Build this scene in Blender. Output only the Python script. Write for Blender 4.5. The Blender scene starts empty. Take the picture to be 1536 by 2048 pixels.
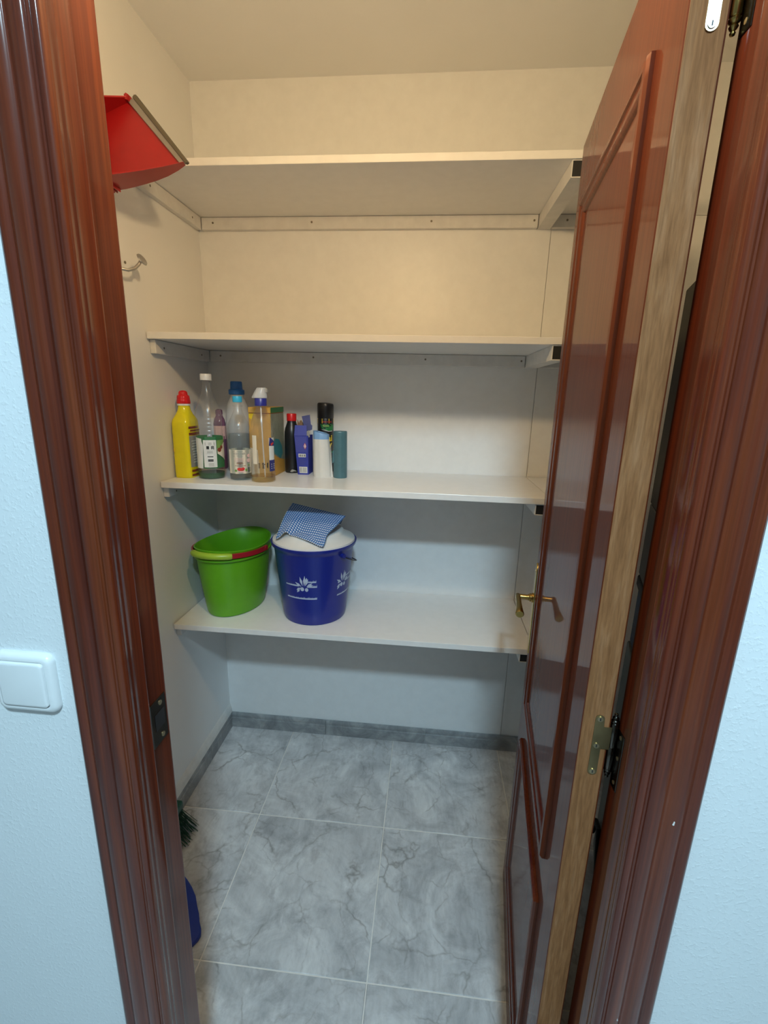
import bpy, bmesh, math, random
from mathutils import Vector, Matrix
random.seed(7)
scene = bpy.context.scene
COL = scene.collection
PI = math.pi

# ------------------------------------------------------------------ camera, world, exposure
cam_d = bpy.data.cameras.new('camera')
cam = bpy.data.objects.new('camera', cam_d); COL.objects.link(cam)
cam_d.sensor_fit = 'HORIZONTAL'; cam_d.sensor_width = 36.0
cam_d.lens = 930.47 / 1536.0 * 36.0
cam_d.clip_start = 0.01
right = Vector((0.99498303, 0.09706456, 0.02423298))
down = Vector((0.04715476, -0.24138099, -0.96928409))
fwd = Vector((-0.08823375, 0.96556392, -0.24474705))
m = Matrix.Identity(4)
for i in range(3):
    m[i][0] = right[i]; m[i][1] = -down[i]; m[i][2] = -fwd[i]
m[2][3] = 1.48
cam.matrix_world = m
scene.camera = cam

w = bpy.data.worlds.new('world'); scene.world = w; w.use_nodes = True
w.node_tree.nodes['Background'].inputs[0].default_value = (0.6, 0.75, 0.85, 1)
w.node_tree.nodes['Background'].inputs[1].default_value = 0.05
scene.view_settings.view_transform = 'Standard'
scene.view_settings.look = 'None'
scene.view_settings.gamma = 1.0
scene.view_settings.use_curve_mapping = False
scene.view_settings.exposure = 0.0
WARM_RADIANCE = 360.0
WARM_COLOUR = (1.0, 0.70, 0.35)
COOL_RADIANCE = 500.0
COOL_COLOUR = (0.57, 0.835, 1.0)

# ------------------------------------------------------------------ helpers
def lin(r, g, b):
    f = lambda c: (c / 255.0 / 12.92) if c / 255.0 <= 0.04045 else ((c / 255.0 + 0.055) / 1.055) ** 2.4
    return (f(r), f(g), f(b), 1.0)

class NT:
    """small node-tree wrapper"""
    def __init__(s, name):
        s.m = bpy.data.materials.new(name); s.m.use_nodes = True
        s.t = s.m.node_tree; s.n = s.t.nodes
        s.p = s.n['Principled BSDF']; s.out = s.n['Material Output']
    def new(s, kind, **kw):
        n = s.n.new(kind)
        for k, v in kw.items():
            if k.startswith('i_'):
                n.inputs[k[2:].replace('_', ' ')].default_value = v
            else: setattr(n, k, v)
        return n
    def link(s, a, b): s.t.links.new(a, b)
    def coords(s, scale=(1, 1, 1), rnd=False):
        tc = s.new('ShaderNodeTexCoord'); mp = s.new('ShaderNodeMapping')
        mp.inputs['Scale'].default_value = scale
        s.link(tc.outputs['Object'], mp.inputs['Vector'])
        if rnd:
            oi = s.new('ShaderNodeObjectInfo')
            mul = s.new('ShaderNodeMath', operation='MULTIPLY'); mul.inputs[1].default_value = 40.0
            s.link(oi.outputs['Random'], mul.inputs[0])
            cb = s.new('ShaderNodeCombineXYZ')
            for k in 'XYZ': s.link(mul.outputs[0], cb.inputs[k])
            s.link(cb.outputs[0], mp.inputs['Location'])
        return mp.outputs[0]
    def noise(s, vec, scale, detail=4, rough=0.55, dist=0.0):
        n = s.new('ShaderNodeTexNoise'); n.inputs['Scale'].default_value = scale
        n.inputs['Detail'].default_value = detail; n.inputs['Roughness'].default_value = rough
        n.inputs['Distortion'].default_value = dist
        s.link(vec, n.inputs['Vector']); return n
    def ramp(s, fac, stops):
        r = s.new('ShaderNodeValToRGB'); el = r.color_ramp.elements
        while len(el) < len(stops): el.new(0.5)
        for e, (p, c) in zip(el, stops): e.position = p; e.color = c if len(c) == 4 else (*c, 1)
        s.link(fac, r.inputs[0]); return r.outputs[0]
    def mix(s, fac, a, b, mode='MIX'):
        n = s.new('ShaderNodeMix', data_type='RGBA', blend_type=mode)
        for sock, v in ((n.inputs[0], fac), (n.inputs[6], a), (n.inputs[7], b)):
            if hasattr(v, 'links') or isinstance(v, bpy.types.NodeSocket): s.link(v, sock)
            else: sock.default_value = v
        return n.outputs[2]
    def bump(s, h, strength, dist=0.001):
        b = s.new('ShaderNodeBump'); b.inputs['Strength'].default_value = strength
        b.inputs['Distance'].default_value = dist
        s.link(h, b.inputs['Height']); s.link(b.outputs[0], s.p.inputs['Normal'])
    def base(s, col, rough=0.5, metal=0.0, coat=0.0, coat_rough=0.05, spec=0.5):
        if isinstance(col, bpy.types.NodeSocket): s.link(col, s.p.inputs['Base Color'])
        else: s.p.inputs['Base Color'].default_value = col
        s.p.inputs['Roughness'].default_value = rough; s.p.inputs['Metallic'].default_value = metal
        s.p.inputs['Coat Weight'].default_value = coat; s.p.inputs['Coat Roughness'].default_value = coat_rough
        s.p.inputs['Specular IOR Level'].default_value = spec
        return s.m

def plain(name, col, rough=0.5, metal=0.0, coat=0.0, var=0.06, spec=0.5, bump=0.0, bscale=200):
    """a coloured surface with a faint mottling"""
    t = NT(name); v = t.coords()
    n = t.noise(v, 30, 3)
    d = tuple(c * (1 - var) for c in col[:3]) + (1,); l = tuple(min(1, c * (1 + var)) for c in col[:3]) + (1,)
    c = t.ramp(n.outputs[0], [(0.3, d), (0.7, l)])
    t.base(c, rough, metal, coat, 0.08, spec)
    if bump: t.bump(t.noise(v, bscale, 2).outputs[0], bump, 0.0006)
    return t.m

def emitter(name, col, strength):
    t = NT(name)
    e = t.new('ShaderNodeEmission'); e.inputs[0].default_value = (*col, 1); e.inputs[1].default_value = strength
    t.link(e.outputs[0], t.out.inputs[0]); return t.m

def clear(name, tint, gloss_rough=0.04, body=None, body_w=0.0):
    """thin clear plastic or liquid: tinted see-through, Fresnel reflection, optional milky body"""
    t = NT(name)
    tr = t.new('ShaderNodeBsdfTransparent'); tr.inputs[0].default_value = (*tint, 1)
    gl = t.new('ShaderNodeBsdfGlossy'); gl.inputs['Roughness'].default_value = gloss_rough
    lw = t.new('ShaderNodeLayerWeight'); lw.inputs[0].default_value = 0.5
    pw_ = t.new('ShaderNodeMath', operation='POWER'); pw_.inputs[1].default_value = 4.0; t.link(lw.outputs['Facing'], pw_.inputs[0])
    fr = t.new('ShaderNodeMath', operation='MULTIPLY_ADD'); fr.inputs[1].default_value = 0.45; fr.inputs[2].default_value = 0.04; t.link(pw_.outputs[0], fr.inputs[0])
    mx = t.new('ShaderNodeMixShader'); t.link(fr.outputs[0], mx.inputs[0])
    src = tr.outputs[0]
    if body_w:
        df = t.new('ShaderNodeBsdfDiffuse'); df.inputs[0].default_value = (*body, 1)
        m2 = t.new('ShaderNodeMixShader'); m2.inputs[0].default_value = body_w
        t.link(src, m2.inputs[1]); t.link(df.outputs[0], m2.inputs[2]); src = m2.outputs[0]
    t.link(src, mx.inputs[1]); t.link(gl.outputs[0], mx.inputs[2]); t.link(mx.outputs[0], t.out.inputs[0])
    return t.m

def wood(name, dark, mid, light, rough, coat, coat_rough, grain=1.0, bump=0.15, zs=1.6):
    t = NT(name)
    v = t.coords((60 * grain, 60 * grain, zs))
    n1 = t.noise(v, 1.0, 6, 0.6, 0.4)
    v2 = t.coords((260 * grain, 260 * grain, 3.2 * zs))
    n2 = t.noise(v2, 1.0, 3, 0.6)
    c1 = t.ramp(n1.outputs[0], [(0.25, dark), (0.5, mid), (0.78, light)])
    c2 = t.ramp(n2.outputs[0], [(0.35, (0.55, 0.55, 0.55, 1)), (0.6, (1, 1, 1, 1))])
    t.base(t.mix(0.5, c1, c2, 'MULTIPLY'), rough, 0, coat, coat_rough, 0.08)
    t.bump(n2.outputs[0], bump, 0.0004)
    return t.m

class MB:
    """collects shapes; build() links them as ONE mesh object"""
    def __init__(s): s.b = bmesh.new()
    def verts(s, pts): return [s.b.verts.new(p) for p in pts]
    def face(s, vs):
        try: return s.b.faces.new(vs)
        except ValueError: return None
    def box(s, a, b, bevel=0.0, seg=1):
        x0, y0, z0 = a; x1, y1, z1 = b
        v = s.verts([(x0, y0, z0), (x1, y0, z0), (x1, y1, z0), (x0, y1, z0), (x0, y0, z1), (x1, y0, z1), (x1, y1, z1), (x0, y1, z1)])
        fs = [s.face([v[i] for i in q]) for q in ((3, 2, 1, 0), (4, 5, 6, 7), (0, 1, 5, 4), (1, 2, 6, 5), (2, 3, 7, 6), (3, 0, 4, 7))]
        if bevel:
            es = list({e for f in fs for e in f.edges})
            bmesh.ops.bevel(s.b, geom=es, offset=bevel, segments=seg, affect='EDGES', profile=0.5)
        return s
    def prism(s, poly, axis, a, b, bevel=0.0, seg=2):
        """poly of 2-D points extruded along axis from a to b; axis 'x': (y,z), 'y': (x,z), 'z': (x,y)"""
        def P(u, v, t): return {'x': (t, u, v), 'y': (u, t, v), 'z': (u, v, t)}[axis]
        A = s.verts([P(u, v, a) for u, v in poly]); Bv = s.verts([P(u, v, b) for u, v in poly]); n = len(poly)
        caps = [s.face(A[::-1]), s.face(Bv)]
        for i in range(n): s.face([A[i], A[(i + 1) % n], Bv[(i + 1) % n], Bv[i]])
        if bevel:
            es = [e for f in caps if f for e in f.edges]
            bmesh.ops.bevel(s.b, geom=es, offset=bevel, segments=seg, affect='EDGES', profile=0.5)
        return s
    def lathe(s, prof, n=40, sx=1.0, sy=1.0, c=(0, 0), cap=True, power=1.0):
        """profile of (r, z) turned about z; sx, sy squash it; power<1 squares it off"""
        rings = []
        for r, z in prof:
            ring = []
            for i in range(n):
                a = 2 * PI * i / n; ca, sa = math.cos(a), math.sin(a)
                if power != 1.0:
                    ca = math.copysign(abs(ca) ** power, ca); sa = math.copysign(abs(sa) ** power, sa)
                ring.append(s.b.verts.new((c[0] + r * sx * ca, c[1] + r * sy * sa, z)))
            rings.append(ring)
        for A, Bv in zip(rings, rings[1:]):
            for i in range(n): s.face([A[i], A[(i + 1) % n], Bv[(i + 1) % n], Bv[i]])
        if cap:
            s.face(rings[0][::-1]); s.face(rings[-1])
        return s
    def tube(s, path, r, n=10, caps=True):
        path = [Vector(p) for p in path]; rings = []
        rr = r if isinstance(r, (list, tuple)) else [r] * len(path)
        ref = None
        for i, p in enumerate(path):
            t = (path[min(i + 1, len(path) - 1)] - path[max(i - 1, 0)]).normalized()
            if ref is None:
                ref = t.orthogonal().normalized()
            ref = (ref - t * ref.dot(t)).normalized(); bt = t.cross(ref)
            rings.append([s.b.verts.new(p + (ref * math.cos(2 * PI * k / n) + bt * math.sin(2 * PI * k / n)) * rr[i]) for k in range(n)])
        for A, Bv in zip(rings, rings[1:]):
            for i in range(n): s.face([A[i], A[(i + 1) % n], Bv[(i + 1) % n], Bv[i]])
        if caps: s.face(rings[0][::-1]); s.face(rings[-1])
        return s
    def sweep(s, prof_at, stations, closed=False):
        """prof_at(k) -> list of 3-D points for station k"""
        rings = [s.verts(prof_at(k)) for k in stations]
        for A, Bv in zip(rings, rings[1:]):
            for i in range(len(A) - (0 if closed else 1)):
                j = (i + 1) % len(A); s.face([A[i], A[j], Bv[j], Bv[i]])
        if closed: s.face(rings[0][::-1]); s.face(rings[-1])
        return s
    def sheet(s, f, nu, nv, thick=0.0):
        g = [[s.b.verts.new(f(i / nu, j / nv)) for j in range(nv + 1)] for i in range(nu + 1)]
        for i in range(nu):
            for j in range(nv): s.face([g[i][j], g[i + 1][j], g[i + 1][j + 1], g[i][j + 1]])
        return s
    def build(s, name, mat, parent=None, smooth=False, angle=40, loc=None, rotz=0.0, mods=()):
        bmesh.ops.remove_doubles(s.b, verts=s.b.verts, dist=1e-6)
        bmesh.ops.recalc_face_normals(s.b, faces=s.b.faces)
        me = bpy.data.meshes.new(name); s.b.to_mesh(me); s.b.free()
        for mt in (mat if isinstance(mat, (list, tuple)) else [mat]): me.materials.append(mt)
        if smooth:
            me.polygons.foreach_set('use_smooth', [True] * len(me.polygons))
            me.set_sharp_from_angle(angle=math.radians(angle))
        o = bpy.data.objects.new(name, me); COL.objects.link(o)
        if parent: o.parent = parent
        if loc: o.location = loc
        o.rotation_euler[2] = rotz
        for kind, kw in mods:
            md = o.modifiers.new(kind.lower(), kind)
            for k, v in kw.items(): setattr(md, k, v)
        return o

def decal(name, polys, fn, mat, parent, cuts=3):
    """flat print: 2-D polygons (u, v) laid on a surface by fn(u, v)"""
    b = bmesh.new()
    for poly in polys:
        vs = [b.verts.new((u, v, 0)) for u, v in poly]
        try: b.faces.new(vs)
        except ValueError: pass
    bmesh.ops.triangulate(b, faces=b.faces)
    if cuts: bmesh.ops.subdivide_edges(b, edges=b.edges, cuts=cuts, use_grid_fill=True)
    for v in b.verts: v.co = Vector(fn(v.co.x, v.co.y))
    me = bpy.data.meshes.new(name); b.to_mesh(me); b.free(); me.materials.append(mat)
    o = bpy.data.objects.new(name, me); COL.objects.link(o); o.parent = parent
    if len(polys) > 1: o['kind'] = 'stuff'          # many tiny printed marks
    return o

def rect(u0, v0, u1, v1): return [(u0, v0), (u1, v0), (u1, v1), (u0, v1)]
def disc(u, v, r, n=12): return [(u + r * math.cos(2 * PI * i / n), v + r * math.sin(2 * PI * i / n)) for i in range(n)]

def lettering(name, body, size, fn, mat, parent):
    """flat lettering laid on a surface by fn(u, v)"""
    cu = bpy.data.curves.new(name, 'FONT'); cu.body = body; cu.size = size; cu.align_x = 'CENTER'
    cu.offset = size * 0.025
    tmp = bpy.data.objects.new(name, cu); COL.objects.link(tmp)
    dg = bpy.context.evaluated_depsgraph_get(); dg.update()
    me = bpy.data.meshes.new_from_object(tmp.evaluated_get(dg))
    bpy.data.objects.remove(tmp); bpy.data.curves.remove(cu)
    b = bmesh.new(); b.from_mesh(me)
    bmesh.ops.triangulate(b, faces=b.faces)
    for v in b.verts: v.co = Vector(fn(v.co.x, v.co.y))
    b.to_mesh(me); b.free(); me.materials.clear(); me.materials.append(mat)
    o = bpy.data.objects.new(name, me); COL.objects.link(o); o.parent = parent
    return o

def thing(name, label, cat, loc=(0, 0, 0), rotz=0.0, group=None):
    o = bpy.data.objects.new(name, None); COL.objects.link(o)
    o.empty_display_size = 0.05
    o.location = loc; o.rotation_euler = (0, 0, rotz)
    o['label'] = label; o['category'] = cat
    if group: o['group'] = group
    return o
def tag(o, label, cat, group=None):
    o['label'] = label; o['category'] = cat
    if group: o['group'] = group
    return o
def struct(o, label=None, cat=None):
    o['kind'] = 'structure'
    if label: o['label'] = label
    if cat: o['category'] = cat
    return o
def frame_empty(name, label, cat, loc=(0, 0, 0), rotz=0.0):
    o = thing(name, label, cat, loc, rotz); o['kind'] = 'structure'; return o

# ------------------------------------------------------------------ materials
def wall_paint(name, col, bump, scale, rough=0.6, lumps=False):
    t = NT(name); v = t.coords()
    n = t.noise(v, scale, 4, 0.6); n2 = t.noise(v, 3, 3)
    d = tuple(c * 0.96 for c in col[:3]) + (1,)
    t.base(t.ramp(n2.outputs[0], [(0.3, d), (0.7, col)]), rough)
    h = n.outputs[0]
    if lumps:
        h = t.ramp(n.outputs[0], [(0.50, (0, 0, 0, 1)), (0.72, (1, 1, 1, 1))])
    t.bump(h, bump, 0.004)
    return t.m
M = {}
M['closet_wall'] = wall_paint('closet_wall_paint', (0.88, 0.88, 0.87, 1), 0.05, 90)
M['hall_wall'] = wall_paint('hall_stipple_paint', (0.80, 0.84, 0.85, 1), 0.20, 170, 0.55, True)
M['hall_far'] = wall_paint('hall_far_paint', (0.34, 0.33, 0.31, 1), 0.05, 90)  # unseen hall walls, toned darker to cut the light they bounce
M['ceiling'] = wall_paint('ceiling_paint', (0.90, 0.90, 0.89, 1), 0.04, 80)
M['shelf'] = plain('white_melamine', (0.84, 0.83, 0.81, 1), 0.28, var=0.02)
M['panel'] = plain('white_lining_panel', (0.87, 0.87, 0.86, 1), 0.4, var=0.02)
M['batten'] = plain('white_painted_batten', (0.74, 0.73, 0.71, 1), 0.5, var=0.05)
M['caulk'] = plain('white_caulk', (0.78, 0.77, 0.74, 1), 0.6)
M['black'] = plain('black_hollow', (0.012, 0.012, 0.013, 1), 0.5)
M['screw'] = plain('dull_screw', (0.22, 0.19, 0.15, 1), 0.45, 0.6)
M['grout'] = plain('pale_grout', (0.74, 0.74, 0.71, 1), 0.9)
M['mahogany'] = wood('varnished_mahogany', (0.062, 0.011, 0.006, 1), (0.120, 0.022, 0.008, 1), (0.185, 0.041, 0.010, 1), 0.5, 0.85, 0.10)
M['door_face'] = wood('varnished_door_mahogany', (0.098, 0.020, 0.007, 1), (0.115, 0.025, 0.008, 1), (0.135, 0.031, 0.010, 1), 0.6, 0.50, 0.05, 0.7, 0.0)
M['raw_wood'] = wood('raw_edge_wood', (0.19, 0.080, 0.030, 1), (0.29, 0.130, 0.052, 1), (0.40, 0.205, 0.100, 1), 0.8, 0, 0.1, 1.5, 0.4, 9.0)
M['brass'] = plain('aged_brass', (0.50, 0.33, 0.10, 1), 0.27, 1.0, var=0.12)
M['brass_pale_lit'] = plain('pale_lit_brass', (0.62, 0.53, 0.33, 1), 0.35, 1.0, var=0.1)
M['brass_dark'] = plain('dark_brass', (0.30, 0.235, 0.115, 1), 0.38, 0.9, var=0.2)
M['knuckle'] = plain('blackened_brass', (0.10, 0.09, 0.075, 1), 0.22, 1.0, var=0.2)
M['white_plastic'] = plain('white_plastic', (0.82, 0.84, 0.84, 1), 0.3, var=0.01)
M['chrome'] = plain('brushed_chrome', (0.55, 0.54, 0.52, 1), 0.3, 1.0)

def marble():
    t = NT('grey_veined_tile'); v = t.coords((1, 1, 1), True)
    n1 = t.noise(v, 5.0, 8, 0.68, 1.2)
    c1 = t.ramp(n1.outputs[0], [(0.25, lin(165, 166, 168)), (0.42, lin(192, 193, 194)), (0.55, lin(212, 212, 212)), (0.72, lin(236, 236, 234))])
    n2 = t.noise(v, 16.0, 6, 0.7, 0.6)
    c2 = t.ramp(n2.outputs[0], [(0.32, (0.66, 0.66, 0.67, 1)), (0.5, (1, 1, 1, 1))])
    c = t.mix(0.7, c1, c2, 'MULTIPLY')
    # dark branching veins: distorted cell edges
    for sc_, amt, wd, lo, hi, str_ in ((3.8, .24, .011, .44, .62, .70), (8.0, .14, .012, .47, .62, .50)):
        dn = t.noise(v, 3.2, 5, 0.62)
        ad = t.mix(amt, v, dn.outputs[1], 'ADD')
        vo = t.new('ShaderNodeTexVoronoi', feature='DISTANCE_TO_EDGE'); vo.inputs['Scale'].default_value = sc_
        t.link(ad, vo.inputs['Vector'])
        vm = t.ramp(vo.outputs['Distance'], [(0.0, (str_, str_, str_, 1)), (wd * .5, (str_ * .6, str_ * .6, str_ * .6, 1)), (wd * 2.2, (0, 0, 0, 1))])
        gate = t.ramp(t.noise(v, 5.0 + sc_, 4).outputs[0], [(lo, (0, 0, 0, 1)), (hi, (1, 1, 1, 1))])
        vein = t.mix(1.0, vm, gate, 'MULTIPLY')
        c = t.mix(vein, c, lin(126, 122, 118))
    gr = t.noise(t.coords((1.0, .22, 1), True), 90.0, 3)
    c = t.mix(0.35, c, t.ramp(gr.outputs[0], [(0.3, (.70, .70, .70, 1)), (0.6, (1, 1, 1, 1))]), 'MULTIPLY')
    t.base(t.mix(1.0, c, (0.93, 0.97, 1.0, 1), 'MULTIPLY'), 0.32, spec=0.5)
    t.bump(n2.outputs[0], 0.05, 0.0005)
    return t.m
M['tile'] = marble()
def skirting_mat():
    t = NT('grey_skirting_tile'); v = t.coords((1, 1, 1), True)
    n1 = t.noise(v, 9.0, 8, 0.7, 1.0)
    t.base(t.ramp(n1.outputs[0], [(0.3, lin(118, 120, 121)), (0.5, lin(150, 152, 153)), (0.72, lin(190, 190, 188))]), 0.3)
    return t.m
M['skirting'] = skirting_mat()

# ------------------------------------------------------------------ dimensions
XL, XR, YB, YC, YH = -0.837, 1.04, 1.7525, 0.555, 0.47      # closet left/right/back, partition closet face, hall face
HC = 2.46
JL, JR, ZT = -0.3655, 0.2717, 2.012                         # rebate faces of the door frame, rebate head
YJ = 0.562
HX0, HX1, HY0 = -1.60, 1.60, -2.40                          # hall
ZS = {1: 2.0770, 2: 1.6410, 3: 1.1965, 4: 0.7040}           # shelf tops
YF, TH, XS, XE = 1.369, 0.0190, 0.3655, 0.60                          # shelf front, thickness, seam

# ------------------------------------------------------------------ the shell
floor = MB().box((HX0 - .1, HY0 - .1, -0.12), (XR + .3, YB + .1, -0.0012)).build('floor', M['grout'])
struct(floor)
def tile_mesh(x0, x1, y0, y1):
    g = 0.0016
    return MB().box((x0 + g, y0 + g, -0.009), (x1 - g, y1 - g, 0.0), 0.0012, 1)
gx, gy, tp = -0.5434, 1.3160, 0.45
for i in range(-3, 5):
    for j in range(-9, 2):
        x0, x1 = gx + tp * i, gx + tp * (i + 1); y0, y1 = gy + tp * j, gy + tp * (j + 1)
        if y0 > YC - .02: x0, x1 = max(x0, XL), min(x1, XR)
        else: x0, x1 = max(x0, HX0), min(x1, HX1)
        y1 = min(y1, YB); y0 = max(y0, HY0)
        if x1 - x0 < .02 or y1 - y0 < .02: continue
        t_ = tile_mesh(x0 - (x0 + x1) / 2, (x1 - x0) / 2, y0 - (y0 + y1) / 2, (y1 - y0) / 2)
        t_.build('floor_tile', M['tile'], floor, loc=((x0 + x1) / 2, (y0 + y1) / 2, 0), smooth=True)
struct(MB().box((XL - .1, YC - .085, HC), (XR + .1, YB + .1, HC + .1)).build('ceiling', M['ceiling']))
struct(MB().box((HX0 - .1, HY0 - .1, 2.50), (HX1 + .1, YC - .085, 2.60)).build('ceiling', M['ceiling']))
struct(MB().box((XL - .1, YC - .04, 0), (XL, YB + .1, HC)).build('wall_left', M['closet_wall']))
struct(MB().box((XR, YC - .04, 0), (XR + .1, YB + .1, HC)).build('wall_right', M['closet_wall']))
wb = struct(MB().box((XL - .1, YB + .006, 0), (XR + .1, YB + .1, HC)).build('wall_back', M['closet_wall']))
ZL = ZS[1] - TH - .002
MB().box((XL, YB, 0), (XS + .0015, YB + .006, ZL)).build('lining_panel', M['panel'], wb)
MB().box((XS + .0035, YB + .0006, 0), (XR, YB + .006, ZL)).build('lining_panel', M['panel'], wb)
MB().box((XL, YB, ZL + .001), (XR, YB + .006, HC)).build('lining_panel', M['panel'], wb)
# partition between hall and closet with the door opening
wf = MB()
wf.box((HX0 - .1, YH, 0), (JL - .03, YC, 2.50)); wf.box((JR + .03, YH, 0), (HX1 + .1, YC, 2.50)); wf.box((JL - .03, YH, ZT + .03), (JR + .03, YC, 2.50))
struct(wf.build('wall_front', M['hall_wall']))
struct(MB().box((HX0 - .1, HY0, 0), (HX0, YH, 2.5)).build('wall_hall_left', M['hall_far']))
struct(MB().box((HX1, HY0, 0), (HX1 + .1, YH, 2.5)).build('wall_hall_right', M['hall_far']))
struct(MB().box((HX0 - .1, HY0 - .1, 0), (HX1 + .1, HY0, 2.5)).build('wall_hall_back', M['hall_far']))

# tiled skirting
def skirt_prof(t0):   # (depth out of wall, height)
    return [(0, 0), (.0095, 0), (.0095, .046), (.0075, .049), (.0075, .053), (.0088, .056), (.0088, .064), (.006, .0705), (0, .0715)]
bb = struct(MB().box((XL + .0095, YB - .0012, 0), (XR, YB, .069)).build('baseboard_back', M['grout']))
cuts_b = [XL + .0096, -0.396, 0.044, 0.484, 0.924, XR]
for a, b in zip(cuts_b, cuts_b[1:]):
    MB().prism([(YB - .001 - d, h) for d, h in skirt_prof(0)], 'x', a + .0008, b - .0008).build('skirting_tile', M['skirting'], bb)
bl = struct(MB().box((XL, YC, 0), (XL + .0012, YB, .069)).build('baseboard_left', M['grout']))
cuts_l = [YB, 1.54, 1.10, .66, YC + .02]
for a, b in zip(cuts_l, cuts_l[1:]):
    MB().prism([(XL + .001 + d, h) for d, h in skirt_prof(0)], 'y', b + .0008, a - .0008).build('skirting_tile', M['skirting'], bl)
MB().prism([(XL, .070), (XL + .0095, .0712), (XL + .0070, .092), (XL + .003, .108), (XL, .116)], 'y', YC + .02, YB).build('caulk_line', M['caulk'], bl)

# ------------------------------------------------------------------ door frame (casing + jamb in one profile, mitred)
# profile in (u, y): u outward from the rebate face, y into the wall
casing = [(.050, .4705), (.0512, .4600), (.0500, .4565), (.0470, .4550), (.0435, .4555), (.0405, .4580), (.0385, .4588), (.0350, .4560),
          (.0300, .4535), (.0235, .4530), (.0185, .4540), (.0160, .4572), (.0135, .4575), (.0105, .4550), (.0050, .4530), (-.0010, .4530),
          (-.0048, .4545), (-.0062, .4580), (-.0080, .4585), (-.0105, .4560), (-.0140, .4555), (-.0168, .4570), (-.0178, .4600), (-.0176, .4660)]
jamb = [(-.0166, .4660), (-.0176, .4625), (-.0178, .4628), (-.0150, .4720), (-.0146, .4740), (-.0152, .4765), (-.0150, .4795), (-.0135, .4815), (-.0136, .4850),
        (-.0136, .4985), (-.0142, .5000), (-.0142, .5022), (-.0130, .5040), (-.0100, .5045), (0.0, .5045), (0.0, .5600), (-.0005, .5620), (.002, .5655), (.030, .5655), (.030, .4705)]
def side_piece(name, prof, side, parent, top_u=True):
    def at(k):
        pts = []
        for u, y in prof:
            x = JL - u if side < 0 else JR + u
            pts.append((x, y, 0.0 if k == 0 else ZT + u))
        return pts
    return MB().sweep(at, (0, 1)).build(name, M['mahogany'], parent, smooth=True, angle=50)
def head_piece(name, prof, parent):
    def at(k): return [((JL - u if k == 0 else JR + u), y, ZT + u) for u, y in prof]
    return MB().sweep(at, (0, 1)).build(name, M['mahogany'], parent, smooth=True, angle=50)
f1 = frame_empty('trim_1', 'varnished mahogany door jamb and ribbed casing on the left of the opening', 'door frame')
side_piece('casing', casing, -1, f1); side_piece('jamb', jamb, -1, f1)
f2 = frame_empty('trim_2', 'varnished mahogany door jamb and ribbed casing on the right, behind the hinges', 'door frame')
side_piece('casing', casing, 1, f2); side_piece('jamb', jamb, 1, f2)
f3 = frame_empty('trim_3', 'mahogany head casing over the door opening', 'door frame')
head_piece('casing', casing, f3); head_piece('jamb', jamb, f3)
# strike plate on the left rebate
sp = MB()
sp.box((JL - .0005, .522, .985), (JL + .0012, .558, 1.055), .0004)
spo = sp.build('strike_plate', M['knuckle'], f1)
MB().box((JL + .0008, .530, 1.008), (JL + .0016, .553, 1.034)).build('latch_hole', M['black'], spo)
MB().tube([(JL + .001, .545, .994), (JL + .0022, .545, .994)], .0036, 12).build('screw', M['brass_pale_lit'], spo)
MB().tube([(JL + .001, .545, 1.046), (JL + .0022, .545, 1.046)], .0036, 12).build('screw', M['brass_pale_lit'], spo)
# chips in the varnish: small pale nicks
for fr_, pts in ((f2, ((.2950, .4531, 1.018, .0035), (.2790, .4531, .700, .0016), (.2905, .4531, .42, .0012))),):
    for x, y, z, r in pts:
        MB().prism([(x - r * .35, z - r * .2), (x + r * .2, z - r * .4), (x + r * .3, z + r), (x, z + 1.3 * r)], 'y', y - .0004, y + .0012).build('varnish_chip', M['caulk'], fr_)

# ------------------------------------------------------------------ the door (opened into the closet)
DW, DT, DZ0, DZ1, DA = 0.629, 0.0367, 0.008, 2.0045, 0.121
# local frame: +x along the leaf from hinge edge to free edge, +y = front face outward (towards the room's left), z up
door = frame_empty('door_1', 'glossy mahogany panelled door standing open into the closet', 'door', (0.2241, 0.5656, 0), PI / 2 - DA)
# in this frame, local +y points to world -x: front face at y = 0, thickness to y = -DT
st, eg = MB(), MB()
st.box((.0008, -DT, DZ0), (DW - .0008, 0, DZ1), .0012, 2)
leaf = st.build('leaf', M['door_face'], door)
MB().box((0, -DT + .0022, DZ0 + .001), (.0012, -.0012, DZ1 - .001)).build('raw_hinge_edge', M['raw_wood'], leaf)
def panel_frame(x0, x1, z0, z1, nm):
    # raised moulding loop, profile (inward, height)
    prof = [(0, -.002), (0, .005), (.003, .0088), (.008, .0100), (.0125, .0092), (.0150, .0066), (.0185, .0060), (.0225, .0072), (.0265, .0062), (.0305, .0030), (.034, -.002)]
    mb = MB(); rings = []
    for cx, cz, dx, dz in ((x0, z0, 1, 1), (x1, z0, -1, 1), (x1, z1, -1, -1), (x0, z1, 1, -1)):
        rings.append(mb.verts([(cx + dx * i, h, cz + dz * i) for i, h in prof]))
    for k in range(4):
        A, Bv = rings[k], rings[(k + 1) % 4]
        for i in range(len(A) - 1): mb.face([A[i], A[i + 1], Bv[i + 1], Bv[i]])
    return mb.build(nm, M['door_face'], door, smooth=True, angle=35)
panel_frame(.101, .528, .700, 1.866, 'upper_panel_moulding')
panel_frame(.101, .528, .165, .600, 'lower_panel_moulding')
MB().box((.140, -.001, .738), (.489, .0016, 1.828), .001).build('upper_panel', M['door_face'], door)
MB().box((.140, -.001, .203), (.489, .0016, .562), .001).build('lower_panel', M['door_face'], door)
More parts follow.
